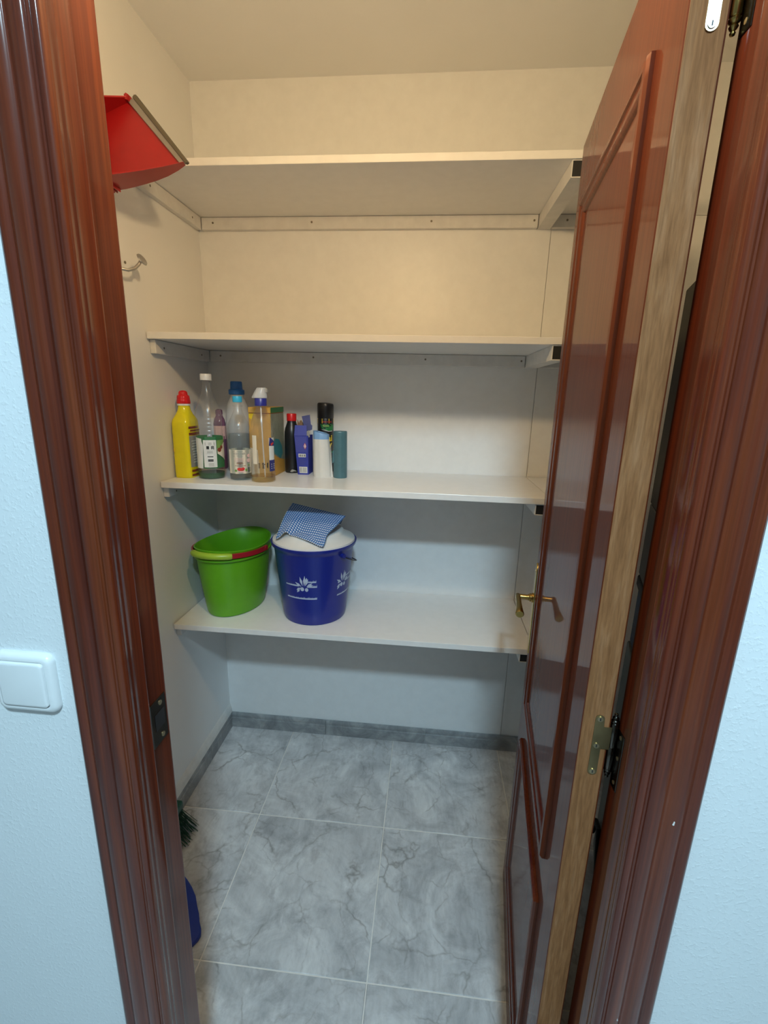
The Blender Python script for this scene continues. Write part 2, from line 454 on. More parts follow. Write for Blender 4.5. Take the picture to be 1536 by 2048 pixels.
# handle set: long plate and lever
hp = MB(); X0 = .572
outline = [(X0 + .017 * math.cos(a) * 1.0, 1.062 + .017 * math.sin(a)) for a in [PI * i / 10 for i in range(11)]] + [(X0 - .017 + 0, .862)] + [(X0 + .017 * math.cos(a), .845 + .017 * math.sin(a)) for a in [PI + PI * i / 10 for i in range(1, 11)]]
hp.prism(outline, 'y', 0.0, .0085, .002, 3)
plate = hp.build('handle_plate', M['brass'], door, smooth=True)
MB().lathe([(.0125, 0), (.0125, .003), (.0105, .0042), (.0105, .008), (.0085, .010), (.0085, .0125)], 24).build('handle_rose', M['brass'], plate, smooth=True)
ro = [c for c in plate.children][0]; ro.location = (X0, .0085, .985); ro.rotation_euler = (-PI / 2, 0, 0)
lev = MB(); lev.tube([(X0, .016, .985), (X0, .042, .985), (X0, .0465, .985)], [.0068, .0062, .0060], 16)
lev.tube([(X0 + .008, .0455, .9855), (X0 + .004, .0455, .9855), (X0 - .012, .0455, .985), (X0 - .040, .0455, .9835), (X0 - .075, .046, .9815), (X0 - .094, .0462, .980), (X0 - .097, .0462, .980)], [.0050, .0066, .0066, .0066, .0085, .0102, .0085], 18)
lev.build('lever', M['brass'], plate, smooth=True)
MB().tube([(X0, .0078, 1.058), (X0, .0098, 1.058)], .0042, 12).build('plate_screw', M['brass_pale_lit'], plate)
# hinges
def hinge(zc, pale, parts_half=.050):
    hm = M['brass_pale_lit'] if pale else M['brass_dark']  # upper leaf paler: glare of light on the brass is put into its colour
    h = MB(); yl, yr = -.0170, -.0275
    pts = []
    for a in [PI * i / 8 for i in range(9)]: pts.append((-.0222 + .0058 * math.cos(a), zc + .0415 + .0058 * math.sin(a)))
    for a in [PI + PI * i / 8 for i in range(9)]: pts.append((-.0222 + .0058 * math.cos(a), zc - .0415 + .0058 * math.sin(a)))
    h.prism([(y, z) for y, z in pts], 'x', -.0014, .001)
    h.box((-.0012, -.0385, zc - .004), (.0008, -.0222, zc + .030))
    o = h.build('hinge_leaf', hm, door)
    for dz in (-.0415, .0, .0415):
        MB().tube([(-.0012, -.0222, zc + dz), (-.0024, -.0222, zc + dz)], .0038, 14).build('hinge_screw', M['brass_pale_lit'] if not pale else M['chrome'], o)
        MB().box((-.0027, -.0228, zc + dz - .0020), (-.0022, -.0216, zc + dz + .0020)).build('screw_slot', M['black'], o)
    kx, ky = .0035, -.0425
    k = MB()
    prof = [(.0006, -.0505), (.0022, -.050), (.0027, -.0485), (.0018, -.0468), (.0032, -.0455), (.0042, -.0435), (.0030, -.0415), (.0048, -.0402), (.0056, -.0380), (.0042, -.0362), (.0054, -.0350), (.0054, -.0005), (.0048, 0), (.0054, .0005),
            (.0054, .0350), (.0042, .0362), (.0056, .0380), (.0048, .0402), (.0030, .0415), (.0042, .0435), (.0032, .0455), (.0018, .0468), (.0027, .0485), (.0022, .050), (.0006, .0505)]
    k.lathe([(r, zc + z) for r, z in prof], 18, c=(kx, ky))
    k.build('hinge_knuckle', M['brass'] if pale else M['knuckle'], door, smooth=True, angle=50)
hinge(1.025, False); hinge(1.866, True); hinge(.245, False)
for zc in (1.012, 1.853, .235):
    hl = MB().box((JR - .0010, .5420, zc - .043), (JR + .0004, .5600, zc + .043), .0004).build('hinge_plate', M['knuckle'], f2)
    for dz in (-.034, 0.004, .036):
        MB().tube([(JR - .0008, .551, zc + dz), (JR - .0016, .551, zc + dz)], .0026, 10).build('hinge_screw', M['brass_pale_lit'], hl)

# ------------------------------------------------------------------ shelves
order = {1: 'top', 2: 'second', 3: 'third', 4: 'bottom'}
note = {1: 'uppermost long white shelf, empty, above the dustpan corner', 2: 'empty long white shelf, the second from the top',
        3: 'long white shelf that carries the cleaning bottles', 4: 'lowest long white shelf, carrying the two buckets'}
note_r = {1: 'uppermost short white shelf end behind the door edge', 2: 'second short white shelf end behind the door edge',
          3: 'third short white shelf end behind the door edge', 4: 'lowest short white shelf end behind the door handle'}
BH = {1: .040, 2: .040, 3: .033, 4: .030}
for k in (1, 2, 3, 4):
    zt = ZS[k]; zb = zt - TH; hb = BH[k]
    s = thing('shelf', note[k], 'shelf', (0, 0, zb))
    MB().box((XL + .003, YF, 0), (XS - .0012, YB - .002, TH), .0012, 2).build('shelf_board', M['shelf'], s)
    MB().box((XL + .0005, YF + .016, -hb), (XL + .0185, YB - .02, -.0008), .0012).build('side_batten', M['batten'], s)
    b2 = MB().box((XL + .0185, YB - .018, -hb + .001), (XS - .045, YB - .0005, -.0008), .0012).build('back_batten', M['batten'], s)
    sb = [c for c in s.children if c.name.startswith('side_batten')][0]
    for y in (1.430, 1.672):
        MB().tube([(XL + .0180, y, -.021), (XL + .0192, y, -.021)], .0032, 10).build('batten_screw', M['screw'], sb)
    for x in (-.777, -.429, -.025, .308):
        MB().tube([(x, YB - .0178, -.018), (x, YB - .0190, -.018)], .0034, 10).build('batten_screw', M['screw'], b2)
    # hollow tube carrying the joint at the right: black open end to the front
    tb = MB(); x0, x1, y0, y1, z0, z1 = XS - .0425, XS - .0025, YF + .004, YB - .0005, -hb, -.0006; wll = .0022
    o4 = [(x0, z0), (x1, z0), (x1, z1), (x0, z1)]; i4 = [(x0 + wll, z0 + wll), (x1 - wll, z0 + wll), (x1 - wll, z1 - wll), (x0 + wll, z1 - wll)]
    OF = tb.verts([(x, y0, z) for x, z in o4]); OB = tb.verts([(x, y1, z) for x, z in o4]); IF = tb.verts([(x, y0, z) for x, z in i4]); IB = tb.verts([(x, y0 + .03, z) for x, z in i4])
    for i in range(4):
        j = (i + 1) % 4
        tb.face([OF[i], OF[j], OB[j], OB[i]]); tb.face([OF[i], IF[i], IF[j], OF[j]]); tb.face([IF[i], IF[j], IB[j], IB[i]])
    tb.face(OB); tb.face(IB)
    tbo = tb.build('support_tube', M['batten'], s)
    MB().box((x0 + wll, y0 + .0012, z0 + wll), (x1 - wll, y0 + .028, z1 - wll)).build('tube_end_cap', M['black'], tbo)
    # the short end beyond the seam
    r = thing('shelf', note_r[k], 'shelf', (0, 0, zb))
    MB().box((XS + .0016, YF + .002, 0), (XE, YB - .003, TH - .0006), .0012, 2).build('shelf_board', M['shelf'], r)
    rb = MB().box((XS + .0005, YB - .018, -hb + .001), (XE - .01, YB, -.0008), .0012).build('back_batten', M['batten'], r)
    MB().tube([(.412, YB - .0178, -.018), (.412, YB - .0190, -.018)], .0034, 10).build('batten_screw', M['screw'], rb)

# ------------------------------------------------------------------ lamps
def door_lamp():
    x, y, z = -0.12, 0.625, 2.050
    t = thing('wall_lamp', 'bare warm bulb in a white holder on the closet side above the door', 'lamp', (x, y, z))
    MB().lathe([(.030, 0), (.030, .010), (.024, .014), (.0005, .014)], 28).build('wall_rose', M['white_plastic'], t, smooth=True)
    ro = t.children[0]; ro.location = (0, YC - y, .105); ro.rotation_euler = (-PI / 2, 0, 0)
    MB().tube([(0, YC - y + .010, .105), (0, -.035, .108), (0, -.010, .105), (0, 0, .088)], .006, 10).build('arm', M['white_plastic'], t, smooth=True)
    MB().lathe([(.004, .092), (.017, .090), (.019, .077), (.019, .036), (.016, .034)], 24).build('socket', M['white_plastic'], t, smooth=True)
    MB().lathe([(.0005, -.030), (.012, -.0275), (.022, -.020), (.0285, -.008), (.030, .002), (.027, .014), (.020, .026), (.014, .034)], 24).build('bulb', emitter('warm_bulb_glow', WARM_COLOUR, WARM_RADIANCE), t, smooth=True)
door_lamp()
def hall_lamp():
    t = thing('ceiling_lamp', 'round cool white ceiling lamp in the hall, behind the viewer', 'lamp', (.15, -.52, 2.50))
    MB().lathe([(.125, 0), (.125, -.028), (.115, -.036), (.098, -.036)], 40, cap=False).build('lamp_rim', M['white_plastic'], t, smooth=True)
    MB().lathe([(.098, -.035), (.085, -.048), (.05, -.058), (.0005, -.061)], 40).build('diffuser', emitter('cool_lamp_glow', COOL_COLOUR, COOL_RADIANCE), t, smooth=True)
hall_lamp()

# ------------------------------------------------------------------ light switch on the hall wall
def light_switch():
    xr, xl, z0, z1 = -.4435, -.5250, 1.0815, 1.1630
    cx, cz = (xr + xl) / 2, (z0 + z1) / 2
    t = thing('light_switch', 'square white rocker light switch with rounded frame on the stippled hall wall', 'light switch', (cx, YH, cz))
    h = (xr - xl) / 2
    def rr(h, r, n=8):
        p = []
        for sx, sz, a0 in ((1, 1, 0), (-1, 1, PI / 2), (-1, -1, PI), (1, -1, 1.5 * PI)):
            for i in range(n + 1):
                a = a0 + PI / 2 * i / n
                p.append((sx * (h - r) + r * math.cos(a), sz * (h - r) + r * math.sin(a)))
        return p
    mb = MB(); rings = []
    for hh, r, y in ((h - .0010, .011, 0), (h, .012, -.0030), (h - .0008, .0115, -.0060), (h - .0035, .010, -.0090), (h - .0070, .008, -.0102), (h - .0092, .006, -.0098), (h - .0096, .0055, -.0060)):
        rings.append(mb.verts([(x, y, z) for x, z in rr(hh, r)]))
    for A, Bv in zip(rings, rings[1:]):
        for i in range(len(A)): mb.face([A[i], A[(i + 1) % len(A)], Bv[(i + 1) % len(A)], Bv[i]])
    mb.face(rings[0]); mb.face(rings[-1])
    mb.build('switch_frame', M['white_plastic'], t, smooth=True, angle=60)
    mb = MB(); rings = []
    for hh, r, y in ((h - .0104, .005, -.005), (h - .0104, .005, -.0108), (h - .0110, .0047, -.0118), (h - .0135, .004, -.0124)):
        rings.append(mb.verts([(x, y - (z + h) * .012, z) for x, z in rr(hh, r)]))
    for A, Bv in zip(rings, rings[1:]):
        for i in range(len(A)): mb.face([A[i], A[(i + 1) % len(A)], Bv[(i + 1) % len(A)], Bv[i]])
    mb.face(rings[-1]); mb.face(rings[0])
    mb.build('rocker', M['white_plastic'], t, smooth=True, angle=60)
light_switch()

# ------------------------------------------------------------------ coat hook
M['hook_metal'] = plain('pale_hook_metal', (0.50, 0.49, 0.47, 1), 0.32, 0.8)
hk = thing('coat_hook', 'small curved metal coat hook with a flat cap on the left closet wall', 'coat hook', (XL, 1.268, 1.80))
MB().prism([(-.030 + .010 * math.cos(a), .012 + .030 * math.sin(a)) for a in [2 * PI * i / 20 for i in range(20)]], 'x', 0, .004, .001).build('hook_plate', M['hook_metal'], hk, smooth=True)
MB().tube([(.003, -.028, -.002), (.010, -.026, -.012), (.022, -.018, -.020), (.034, -.006, -.021), (.044, .008, -.014), (.051, .018, -.001), (.055, .023, .010)], [.0042, .0040, .0040, .0042, .0044, .0042, .0040], 12).build('hook_arm', M['hook_metal'], hk, smooth=True)
c_ = MB().lathe([(.0005, .0035), (.008, .0030), (.0128, .0012), (.0140, -.0010), (.0120, -.0018), (.004, -.0016)], 24).build('hook_cap', M['hook_metal'], hk, smooth=True)
c_.location = (.0565, .026, .0125); c_.scale = (1.15, 1.15, 1.3); c_.rotation_euler = Vector((.86, -.06, .50)).to_track_quat('Z', 'Y').to_euler()
MB().tube([(.0005, .036, .008), (.0022, .036, .008)], .0036, 10).build('hook_screw', M['screw'], hk)
bar = MB(); bar.box((.001, -.105, .020), (.006, -.040, .040), .001); bar.tube([(.004, -.07, .022), (.02, -.07, .010), (.034, -.07, .016), (.040, -.07, .030)], .004, 10)
tag(bar.build('hook_rail', M['hook_metal'], None, loc=(XL, 1.268, 1.80)), 'metal hook rail on the left closet wall, mostly hidden by the jamb', 'hook')

# ------------------------------------------------------------------ red dustpan
M['red'] = plain('red_plastic', (0.36, 0.006, 0.008, 1), 0.34, var=0.04)
M['grey_rubber'] = plain('grey_rubber', (0.25, 0.225, 0.205, 1), 0.55)
M['dark_rubber'] = plain('dark_rubber', (0.10, 0.085, 0.06, 1), 0.6)
k = 1.2 / 1.31
sc = lambda x, z: (x * k, 1.48 + (z - 1.48) * k)
dp = thing('dustpan', 'red plastic dustpan with a grey rubber lip hanging high on the left wall', 'dustpan', (-.83, 1.2, 1.95))
O = Vector((-.83, 1.2, 1.95))
outline = [(-.7809, 2.1761), (-.6515, 2.036), (-.672, 2.0245), (-.7005, 2.0123), (-.732, 2.0025), (-.7633, 1.9951), (-.792, 1.9892), (-.8194, 1.9844), (-.8480, 1.9815), (-.8780, 1.9830),
           (-.8990, 2.0200), (-.9010, 2.0800), (-.8900, 2.1280), (-.8505, 2.1512), (-.815, 2.1640)]
hgt = [.012, .014, .028, .044, .056, .066, .073, .078, .080, .080, .080, .080, .078, .064, .036]
pts = [sc(x, z) for x, z in outline]
mb = MB()
front = mb.verts([Vector((x, 1.2, z)) - O for x, z in pts]); back = mb.verts([Vector((x, 1.2035, z)) - O for x, z in pts])
mb.face(front); mb.face(back[::-1])
n = len(pts)
cx = sum(p[0] for p in pts) / n; cz = sum(p[1] for p in pts) / n
def rim(i, inset, extra=0.0):
    x, z = pts[i]; d = Vector((x - cx, 0, z - cz)).normalized()
    return Vector((x, 1.2 - hgt[i] - extra, z)) + d * (.004 - inset) - O
for i in range(1, n):
    j = (i + 1) % n
    ro0, ro1, ri0, ri1 = mb.verts([rim(i, 0), rim(j, 0), rim(i, .003), rim(j, .003)])
    a0, a1 = front[i], front[j]; b0, b1 = back[i], back[j]
    mb.face([b0, b1, ro1, ro0]); mb.face([ro0, ro1, ri1, ri0]); mb.face([ri0, ri1, a1, a0])
mb.face([front[0], front[1], back[1], back[0]])
# small ears beside the lip and the hanging notch
for (x, z) in ((-.7850, 2.180), (-.8560, 2.1740)):
    px, pz = sc(x, z)
    mb.prism([(px - O.x - .004, pz - O.z - .006), (px - O.x + .004, pz - O.z - .008), (px - O.x + .006, pz - O.z + .003), (px - O.x + .001, pz - O.z + .006), (px - O.x - .004, pz - O.z + .003)], 'y', -.014, .002, .001)
mb.build('pan', M['red'], dp, smooth=True, angle=35)
ribs = MB()
for x, z in ((-.846, 1.979), (-.838, 1.979), (-.830, 1.981)):
    px, pz = sc(x, z); ribs.box((px - O.x - .0012, -.040, pz - O.z - .006), (px - O.x + .0012, -.004, pz - O.z + .003))
ribs.build('pan_rib', M['red'], dp)
lip = [sc(x, z) for x, z in ((-.7850, 2.1720), (-.7700, 2.1810), (-.6460, 2.0370), (-.6590, 2.0330))]
MB().prism([(x - O.x, z - O.z) for x, z in lip], 'y', -.0055, -.0002, .0008).build('rubber_lip', M['grey_rubber'], dp)
lip = [sc(x, z) for x, z in ((-.7715, 2.1800), (-.7670, 2.1850), (-.7620, 2.1850), (-.6400, 2.0410), (-.6400, 2.0375), (-.6460, 2.0350))]
MB().prism([(x - O.x, z - O.z) for x, z in lip], 'y', -.0080, .0010, .0008).build('lip_edge', M['dark_rubber'], dp)
MB().tube([(.008, -.02, .10), (.008, -.02, -.05), (.006, -.01, -.12)], [.010, .0085, .009], 12).build('handle', M['red'], dp, smooth=True)
MB().tube([(-.006, -.01, -.105), (.014, -.012, -.108)], .004, 8).build('hanging_pin', M['grey_rubber'], dp)

# ------------------------------------------------------------------ broom and slipper at the foot of the left jamb
M['green_bristle'] = plain('dark_green_bristle', (0.004, 0.055, 0.028, 1), 0.6, var=0.3)
M['green_plastic'] = plain('dark_green_plastic', (0.006, 0.07, 0.035, 1), 0.4)
M['navy'] = plain('dark_blue_rubber', (0.010, 0.035, 0.30, 1), 0.5)
br = thing('broom', 'broom with dark green bristles standing by the left jamb', 'broom', (-.806, 1.130, 0))
MB().box((-.020, -.125, .072), (.020, .118, .104), .008, 3).build('broom_head', M['green_plastic'], br, smooth=True)
bs = MB(); rnd = random.Random(3)
for i in range(900):
    y = rnd.uniform(-.118, .112); x = rnd.uniform(-.015, .015)
    e = .004 + rnd.random() ** 2 * .008
    dx = x * 1.4 + (x + .008) * .9 + rnd.uniform(-.006, .008) + (.016 if y > .02 else .004); dy = (.22 * y) * .18 + rnd.uniform(-.008, .008)
    p = Vector((x, y, .076)); q = Vector((x + dx, y + dy + .004, e)); s_ = Vector((-.0011, .0011, 0)) if i % 2 else Vector((.0012, .0008, 0))
    v = bs.verts([p - s_, p + s_, q + s_ * .6, q - s_ * .6]); bs.face(v)
bo = bs.build('bristles', M['green_bristle'], br); bo['kind'] = 'stuff'
MB().tube([(0, 0, .10), (-.010, .010, .75), (-.018, .014, 1.28)], .0105, 14).build('broom_stick', M['white_plastic'], br, smooth=True)
right_edge = [(-.700, 1.070), (-.677, 1.053), (-.652, 1.035), (-.628, 1.010), (-.610, .984), (-.598, .962), (-.587, .950), (-.572, .931), (-.566, .917), (-.568, .905), (-.576, .891), (-.592, .875)]
left_edge = [(-.622, .868), (-.648, .880), (-.662, .905), (-.668, .940), (-.690, .975), (-.715, 1.005), (-.728, 1.035), (-.722, 1.060)]
so = [(x + .65, y - .97) for x, y in right_edge + left_edge]
sl = thing('slipper', 'dark blue rubber slipper lying on the floor beside the left jamb', 'slipper', (-.65, .97, 0))
MB().prism(so, 'z', .0005, .016, .004, 3).build('sole', M['navy'], sl, smooth=True)
stp = MB()
stp.tube([(-.060, .045, .014), (-.050, .025, .036), (-.030, .005, .046), (-.006, -.012, .038), (.010, -.020, .014)], [.006, .008, .009, .008, .006], 10)
stp.build('strap', M['navy'], sl, smooth=True)

# ------------------------------------------------------------------ things on the third shelf
S3 = ZS[3]
M['pet'] = clear('clear_plastic', (0.97, 0.97, 0.965), 0.24, (0.8, 0.8, 0.78), 0.04)
M['pet_milky'] = clear('milky_plastic', (0.95, 0.95, 0.95), 0.30, (0.88, 0.88, 0.87), 0.45)
M['green_liquid'] = clear('green_liquid', (0.02, 0.30, 0.10), 0.05, (0.006, 0.12, 0.035), 0.55)
M['water'] = clear('clear_liquid', (0.80, 0.86, 0.88), 0.03)
M['amber_liquid'] = clear('pale_yellow_liquid', (0.90, 0.82, 0.58), 0.03)
M['blue_liquid'] = clear('dark_blue_liquid', (0.10, 0.20, 0.42), 0.05, (0.012, 0.03, 0.12), 0.65)
M['yellow'] = plain('yellow_plastic', (0.80, 0.67, 0.010, 1), 0.16, var=0.03)
M['red_cap'] = plain('red_cap', (0.68, 0.012, 0.014, 1), 0.33)
M['white_cap'] = plain('white_cap', (0.80, 0.79, 0.77, 1), 0.35)
M['blue_cap'] = plain('mid_blue_cap', (0.025, 0.16, 0.52, 1), 0.35)
M['sky_cap'] = plain('sky_blue_cap', (0.035, 0.42, 0.66, 1), 0.35)
M['royal'] = plain('royal_blue_plastic', (0.022, 0.030, 0.26, 1), 0.35)
M['lilac'] = clear('lilac_plastic', (0.62, 0.45, 0.58), 0.1, (0.30, 0.14, 0.25), 0.6)
M['ink_black'] = plain('black_print', (0.015, 0.015, 0.016, 1), 0.5)
M['ink_grey'] = plain('grey_print', (0.28, 0.28, 0.27, 1), 0.5)
M['ink_green'] = plain('green_print', (0.012, 0.17, 0.045, 1), 0.4)
M['ink_leaf'] = plain('leaf_green_print', (0.19, 0.33, 0.09, 1), 0.4)
M['ink_white'] = plain('white_print', (0.72, 0.72, 0.69, 1), 0.4)
M['ink_cream'] = plain('cream_print', (0.78, 0.70, 0.56, 1), 0.45)
M['ink_red'] = plain('red_print', (0.60, 0.035, 0.03, 1), 0.45)
M['ink_brown'] = plain('brown_print', (0.24, 0.05, 0.02, 1), 0.5)
M['ink_navy'] = plain('navy_print', (0.02, 0.025, 0.17, 1), 0.45)
M['ink_silver'] = plain('silver_grey_print', (0.36, 0.34, 0.30, 1), 0.35)
M['ink_yellow'] = plain('yellow_print', (0.85, 0.58, 0.02, 1), 0.4)
M['ink_teal'] = plain('teal_print', (0.05, 0.25, 0.28, 1), 0.45)
M['ink_pink'] = plain('pale_pink_print', (0.80, 0.52, 0.48, 1), 0.45)

def cyl_fn(R, a0, off=.0005):
    """u = metres along the girth from the heading a0 (radians), v = height"""
    return lambda u, v: ((R + off) * math.cos(a0 + u / R), (R + off) * math.sin(a0 + u / R), v)
def strips(u0, u1, v0, v1, n, gap=.45, rnd=None, ragged=.0):
    out = []; h = (v1 - v0) / n; r = rnd or random.Random(5)
    for i in range(n):
        e = u1 - (u1 - u0) * ragged * r.random(); s = u0 + (u1 - u0) * ragged * .5 * r.random()
        out.append(rect(s, v0 + h * i, e, v0 + h * (i + 1 - gap)))
    return out
def bars(u0, u1, v0, v1, n, seed=1):
    r = random.Random(seed); out = []; wd = (u1 - u0) / n
    for i in range(n):
        out.append(rect(u0 + wd * i, v0, u0 + wd * (i + .3 + .45 * r.random()), v1))
    return out

# yellow cleaner bottle with a red cap
t = thing('cleaner_bottle', 'yellow square-shouldered cleaner bottle with red cap, at the left end of the shelf', 'bottle', (-.8005, 1.487, S3))
hx, hy, pw = .0305, .043, .42
def sq(r, z): return (r, z)
prof = [(.94, 0), (1, .004)] + [(1 + (.010 if i % 2 else -.004), .012 + .0125 * i) for i in range(13)] + [(.98, .178), (.93, .188), (.82, .199), (.72, .209), (.64, .219), (.60, .227), (.58, .234)]
mb = MB(); rings = []
for r, z in prof:
    p = pw if z < .19 else pw + (1 - pw) * min(1, (z - .19) / .03)
    ring = []
    for i in range(56):
        a = 2 * PI * i / 56; ca, sa = math.cos(a), math.sin(a)
        hyy = hy if z < .19 else hy - (hy - .032) * min(1, (z - .19) / .035)
        ring.append((hx * r * math.copysign(abs(ca) ** p, ca), hyy * r * math.copysign(abs(sa) ** p, sa), z))
    rings.append(mb.verts(ring))
for A, Bv in zip(rings, rings[1:]):
    for i in range(56): mb.face([A[i], A[(i + 1) % 56], Bv[(i + 1) % 56], Bv[i]])
mb.face(rings[0][::-1]); mb.face(rings[-1])
mb.build('bottle', M['yellow'], t, smooth=True, angle=50)
MB().lathe([(.0190, .233), (.0205, .2335), (.0205, .2385), (.019, .239)], 32).build('neck_ring', M['white_cap'], t, smooth=True)
cp = MB(); rings = []
for r, z in ((.0195, .239), (.0205, .2405), (.0200, .250), (.0188, .2535), (.0192, .256), (.0178, .264), (.0145, .2665), (.0135, .274), (.0110, .2785), (.0060, .2805), (.0005, .281)):
    rings.append(cp.verts([((r + (.0008 if i % 4 < 2 and z < .266 else 0)) * math.cos(2 * PI * i / 48), (r + (.0008 if i % 4 < 2 and z < .266 else 0)) * math.sin(2 * PI * i / 48), z) for i in range(48)]))
for A, Bv in zip(rings, rings[1:]):
    for i in range(48): cp.face([A[i], A[(i + 1) % 48], Bv[(i + 1) % 48], Bv[i]])
cp.face(rings[0][::-1]); cp.build('cap', M['red_cap'], t, smooth=True, angle=50)
def sidefn(u, v):
    q = min(.999, abs(u) / (hy * 1.02)); return (hx * 1.02 * (1 - q ** (2 / pw)) ** (pw / 2) + .0008, u, v)
lab = decal('label', [rect(-.036, .036, .036, .138)], sidefn, M['ink_silver'], t)
decal('print', strips(-.030, .030, .050, .128, 9, .6, ragged=.3), lambda u, v: tuple(Vector(sidefn(u, v)) + Vector((.0004, 0, 0))), M['ink_white'], lab)
decal('print', [rect(-.036, .140, .030, .148), rect(-.030, .152, .034, .157), rect(-.036, .161, .020, .168), rect(-.034, .006, .026, .013), rect(-.034, .020, .020, .027)], sidefn, M['ink_brown'], t)
fl = lambda u, v: (u, -hy * 1.006 * (1 - min(.999, abs(u) / (hx * 1.03)) ** (2 / pw)) ** (pw / 2) - .0006, v)
decal('print', [[(-.0285, .092), (-.019, .101), (-.022, .093), (-.018, .085), (-.0275, .088)]], fl, M['ink_yellow'], t)
decal('print', [disc(-.0262, .074, .0032), disc(-.0265, .082, .0026)], fl, M['ink_cream'], t)

def ribbed(prof):
    return prof
def pet_profile(R, h_sh0, h_sh1, rn, h_neck, ribs=(), foot=.003, taper=1.0):
    p = [(R * .90, 0), (R * .985, foot), (R, foot * 2.5)]
    z = foot * 2.5
    while z < h_sh0:
        z += .0035
        rr = R + (taper - 1) * R * (z / h_sh0)
        for a, b, pitch, depth in ribs:
            if a <= z <= b: rr -= depth * (.5 + .5 * math.cos(2 * PI * (z - a) / pitch + PI))
        p.append((rr, z))
    Rt = p[-1][0]
    for i in range(1, 9):
        f = i / 8; p.append((rn + (Rt - rn) * (1 - f * f * (3 - 2 * f)) if True else 0, h_sh0 + (h_sh1 - h_sh0) * f))
    p += [(rn, h_neck)]
    return p
def cam_dir(x, y): return math.atan2(-y, -x)

# tall clear bottle with a green label and a white cap
x, y = -.717, 1.481; a0 = cam_dir(x, y)
t = thing('detergent_bottle', 'tall clear bottle with green label, white cap and a little green liquid', 'bottle', (x, y, S3))
MB().lathe(pet_profile(.0418, .205, .298, .0125, .312, ((.142, .262, .0125, .0022),)), 44, cap=False).build('bottle', M['pet'], t, smooth=True, angle=60)
MB().lathe([(.036, .0015), (.0398, .004), (.0405, .008), (.0405, .0195), (.0003, .0196)], 40).build('liquid', M['green_liquid'], t, smooth=True)
MB().lathe([(.0165, .3135), (.0178, .3142), (.0178, .331), (.0165, .3335), (.0005, .3338)], 40).build('cap', M['white_cap'], t, smooth=True)
f = cyl_fn(.0422, a0); g = cyl_fn(.0422, a0, .0009); h2 = cyl_fn(.0422, a0, .0013)
lab = decal('label', [rect(-.125, .036, .125, .138)], f, M['ink_green'], t, 6)
decal('print', [rect(-.022, .040, .0185, .128)], g, M['ink_white'], lab, 3)
decal('print', [[(-.060, .036), (-.0265, .036), (-.0265, .104), (-.0225, .112), (-.0265, .122), (-.0275, .132), (-.060, .136)]], g, M['ink_white'], lab, 3)
decal('print', [[(.0215, .084), (.060, .058), (.060, .118), (.0215, .118)]], g, M['ink_cream'], lab, 3)
decal('print', [[(.0205, .100), (.034, .104), (.060, .128), (.0205, .127)]], h2, M['ink_leaf'], lab, 3)
decal('print', [disc(.029, .096, .0075), disc(.037, .104, .006)], h2, M['ink_brown'], lab, 1)
decal('print', [rect(-.012, .099, -.004, .109), rect(.002, .099, .0045, .109), rect(.0055, .100, .0078, .110), rect(.0085, .098, .0105, .109)] + [rect(-.010, .0735, .007, .0760)] + strips(-.009, .007, .059, .067, 3, .2), h2, M['ink_black'], lab, 1)
decal('print', strips(-.017, .014, .112, .122, 3, .6) + strips(-.014, .012, .086, .095, 3, .6, ragged=.3) + strips(-.008, .008, .043, .055, 4, .6), h2, M['ink_silver'], lab, 1)

# slim lilac bottle behind
t = thing('lilac_bottle', 'slim lilac bottle half hidden behind the green-labelled bottle', 'bottle', (-.7680, 1.672, S3))
MB().lathe([(.019, 0), (.0215, .004), (.0215, .120), (.0205, .150), (.0215, .165), (.018, .182), (.0125, .192), (.0110, .200)], 32).build('bottle', M['lilac'], t, smooth=True)
MB().lathe([(.0125, .199), (.0128, .202), (.0120, .214), (.006, .2175), (.0005, .218)], 24).build('cap', M['lilac'], t, smooth=True)
decal('label', [rect(-.030, .110, .030, .158)], cyl_fn(.0217, -1.05), M['ink_pink'], t, 4)

# fabric softener behind
x, y = -.686, 1.645; a0 = cam_dir(x, y)
t = thing('softener_bottle', 'milky softener bottle with a stepped mid-blue cap and dark blue lower half, behind the others', 'bottle', (x, y, S3))
MB().lathe([(.038, 0), (.042, .005), (.042, .165), (.0415, .190), (.039, .215), (.034, .237), (.026, .255), (.0225, .262), (.0225, .272)], 40, cap=False).build('bottle', M['pet_milky'], t, smooth=True)
MB().lathe([(.036, .0015), (.0405, .006), (.0405, .135), (.0003, .1352)], 36).build('liquid', M['blue_liquid'], t, smooth=True)
MB().lathe([(.0250, .2705), (.0268, .2720), (.0272, .2855), (.0255, .2875), (.0212, .2890), (.0200, .312), (.0185, .3158), (.0005, .3160)], 36).build('cap', M['blue_cap'], t, smooth=True)

# clear bottle with a cream label and a sky-blue cap
x, y = -.612, 1.470; a0 = cam_dir(x, y)
t = thing('vinegar_bottle', 'clear ribbed bottle with cream fruit label and sky-blue cap', 'bottle', (x, y, S3))
MB().lathe([(r, z) for r, z in pet_profile(.0345, .170, .232, .0120, .252, ((.106, .128, .011, .0010), (.148, .164, .008, .0026)))][:-1] + [(.0118, .2355), (.0165, .2360), (.0165, .2380), (.0118, .2385), (.0118, .252)], 40, cap=False).build('bottle', M['pet'], t, smooth=True, angle=60)
MB().lathe([(.029, .0015), (.0325, .004), (.0330, .010), (.0330, .1495), (.0003, .1498)], 36).build('liquid', M['water'], t, smooth=True)
MB().lathe([(.0135, .2485), (.0148, .2490), (.0150, .2640), (.0140, .2672), (.0005, .2676)], 36).build('cap', M['sky_cap'], t, smooth=True)
f = cyl_fn(.0347, a0); g = cyl_fn(.0347, a0, .0009); h2 = cyl_fn(.0347, a0, .0013)
lab = decal('label', [rect(-.100, .0235, .100, .1005)], f, M['ink_cream'], t, 6)
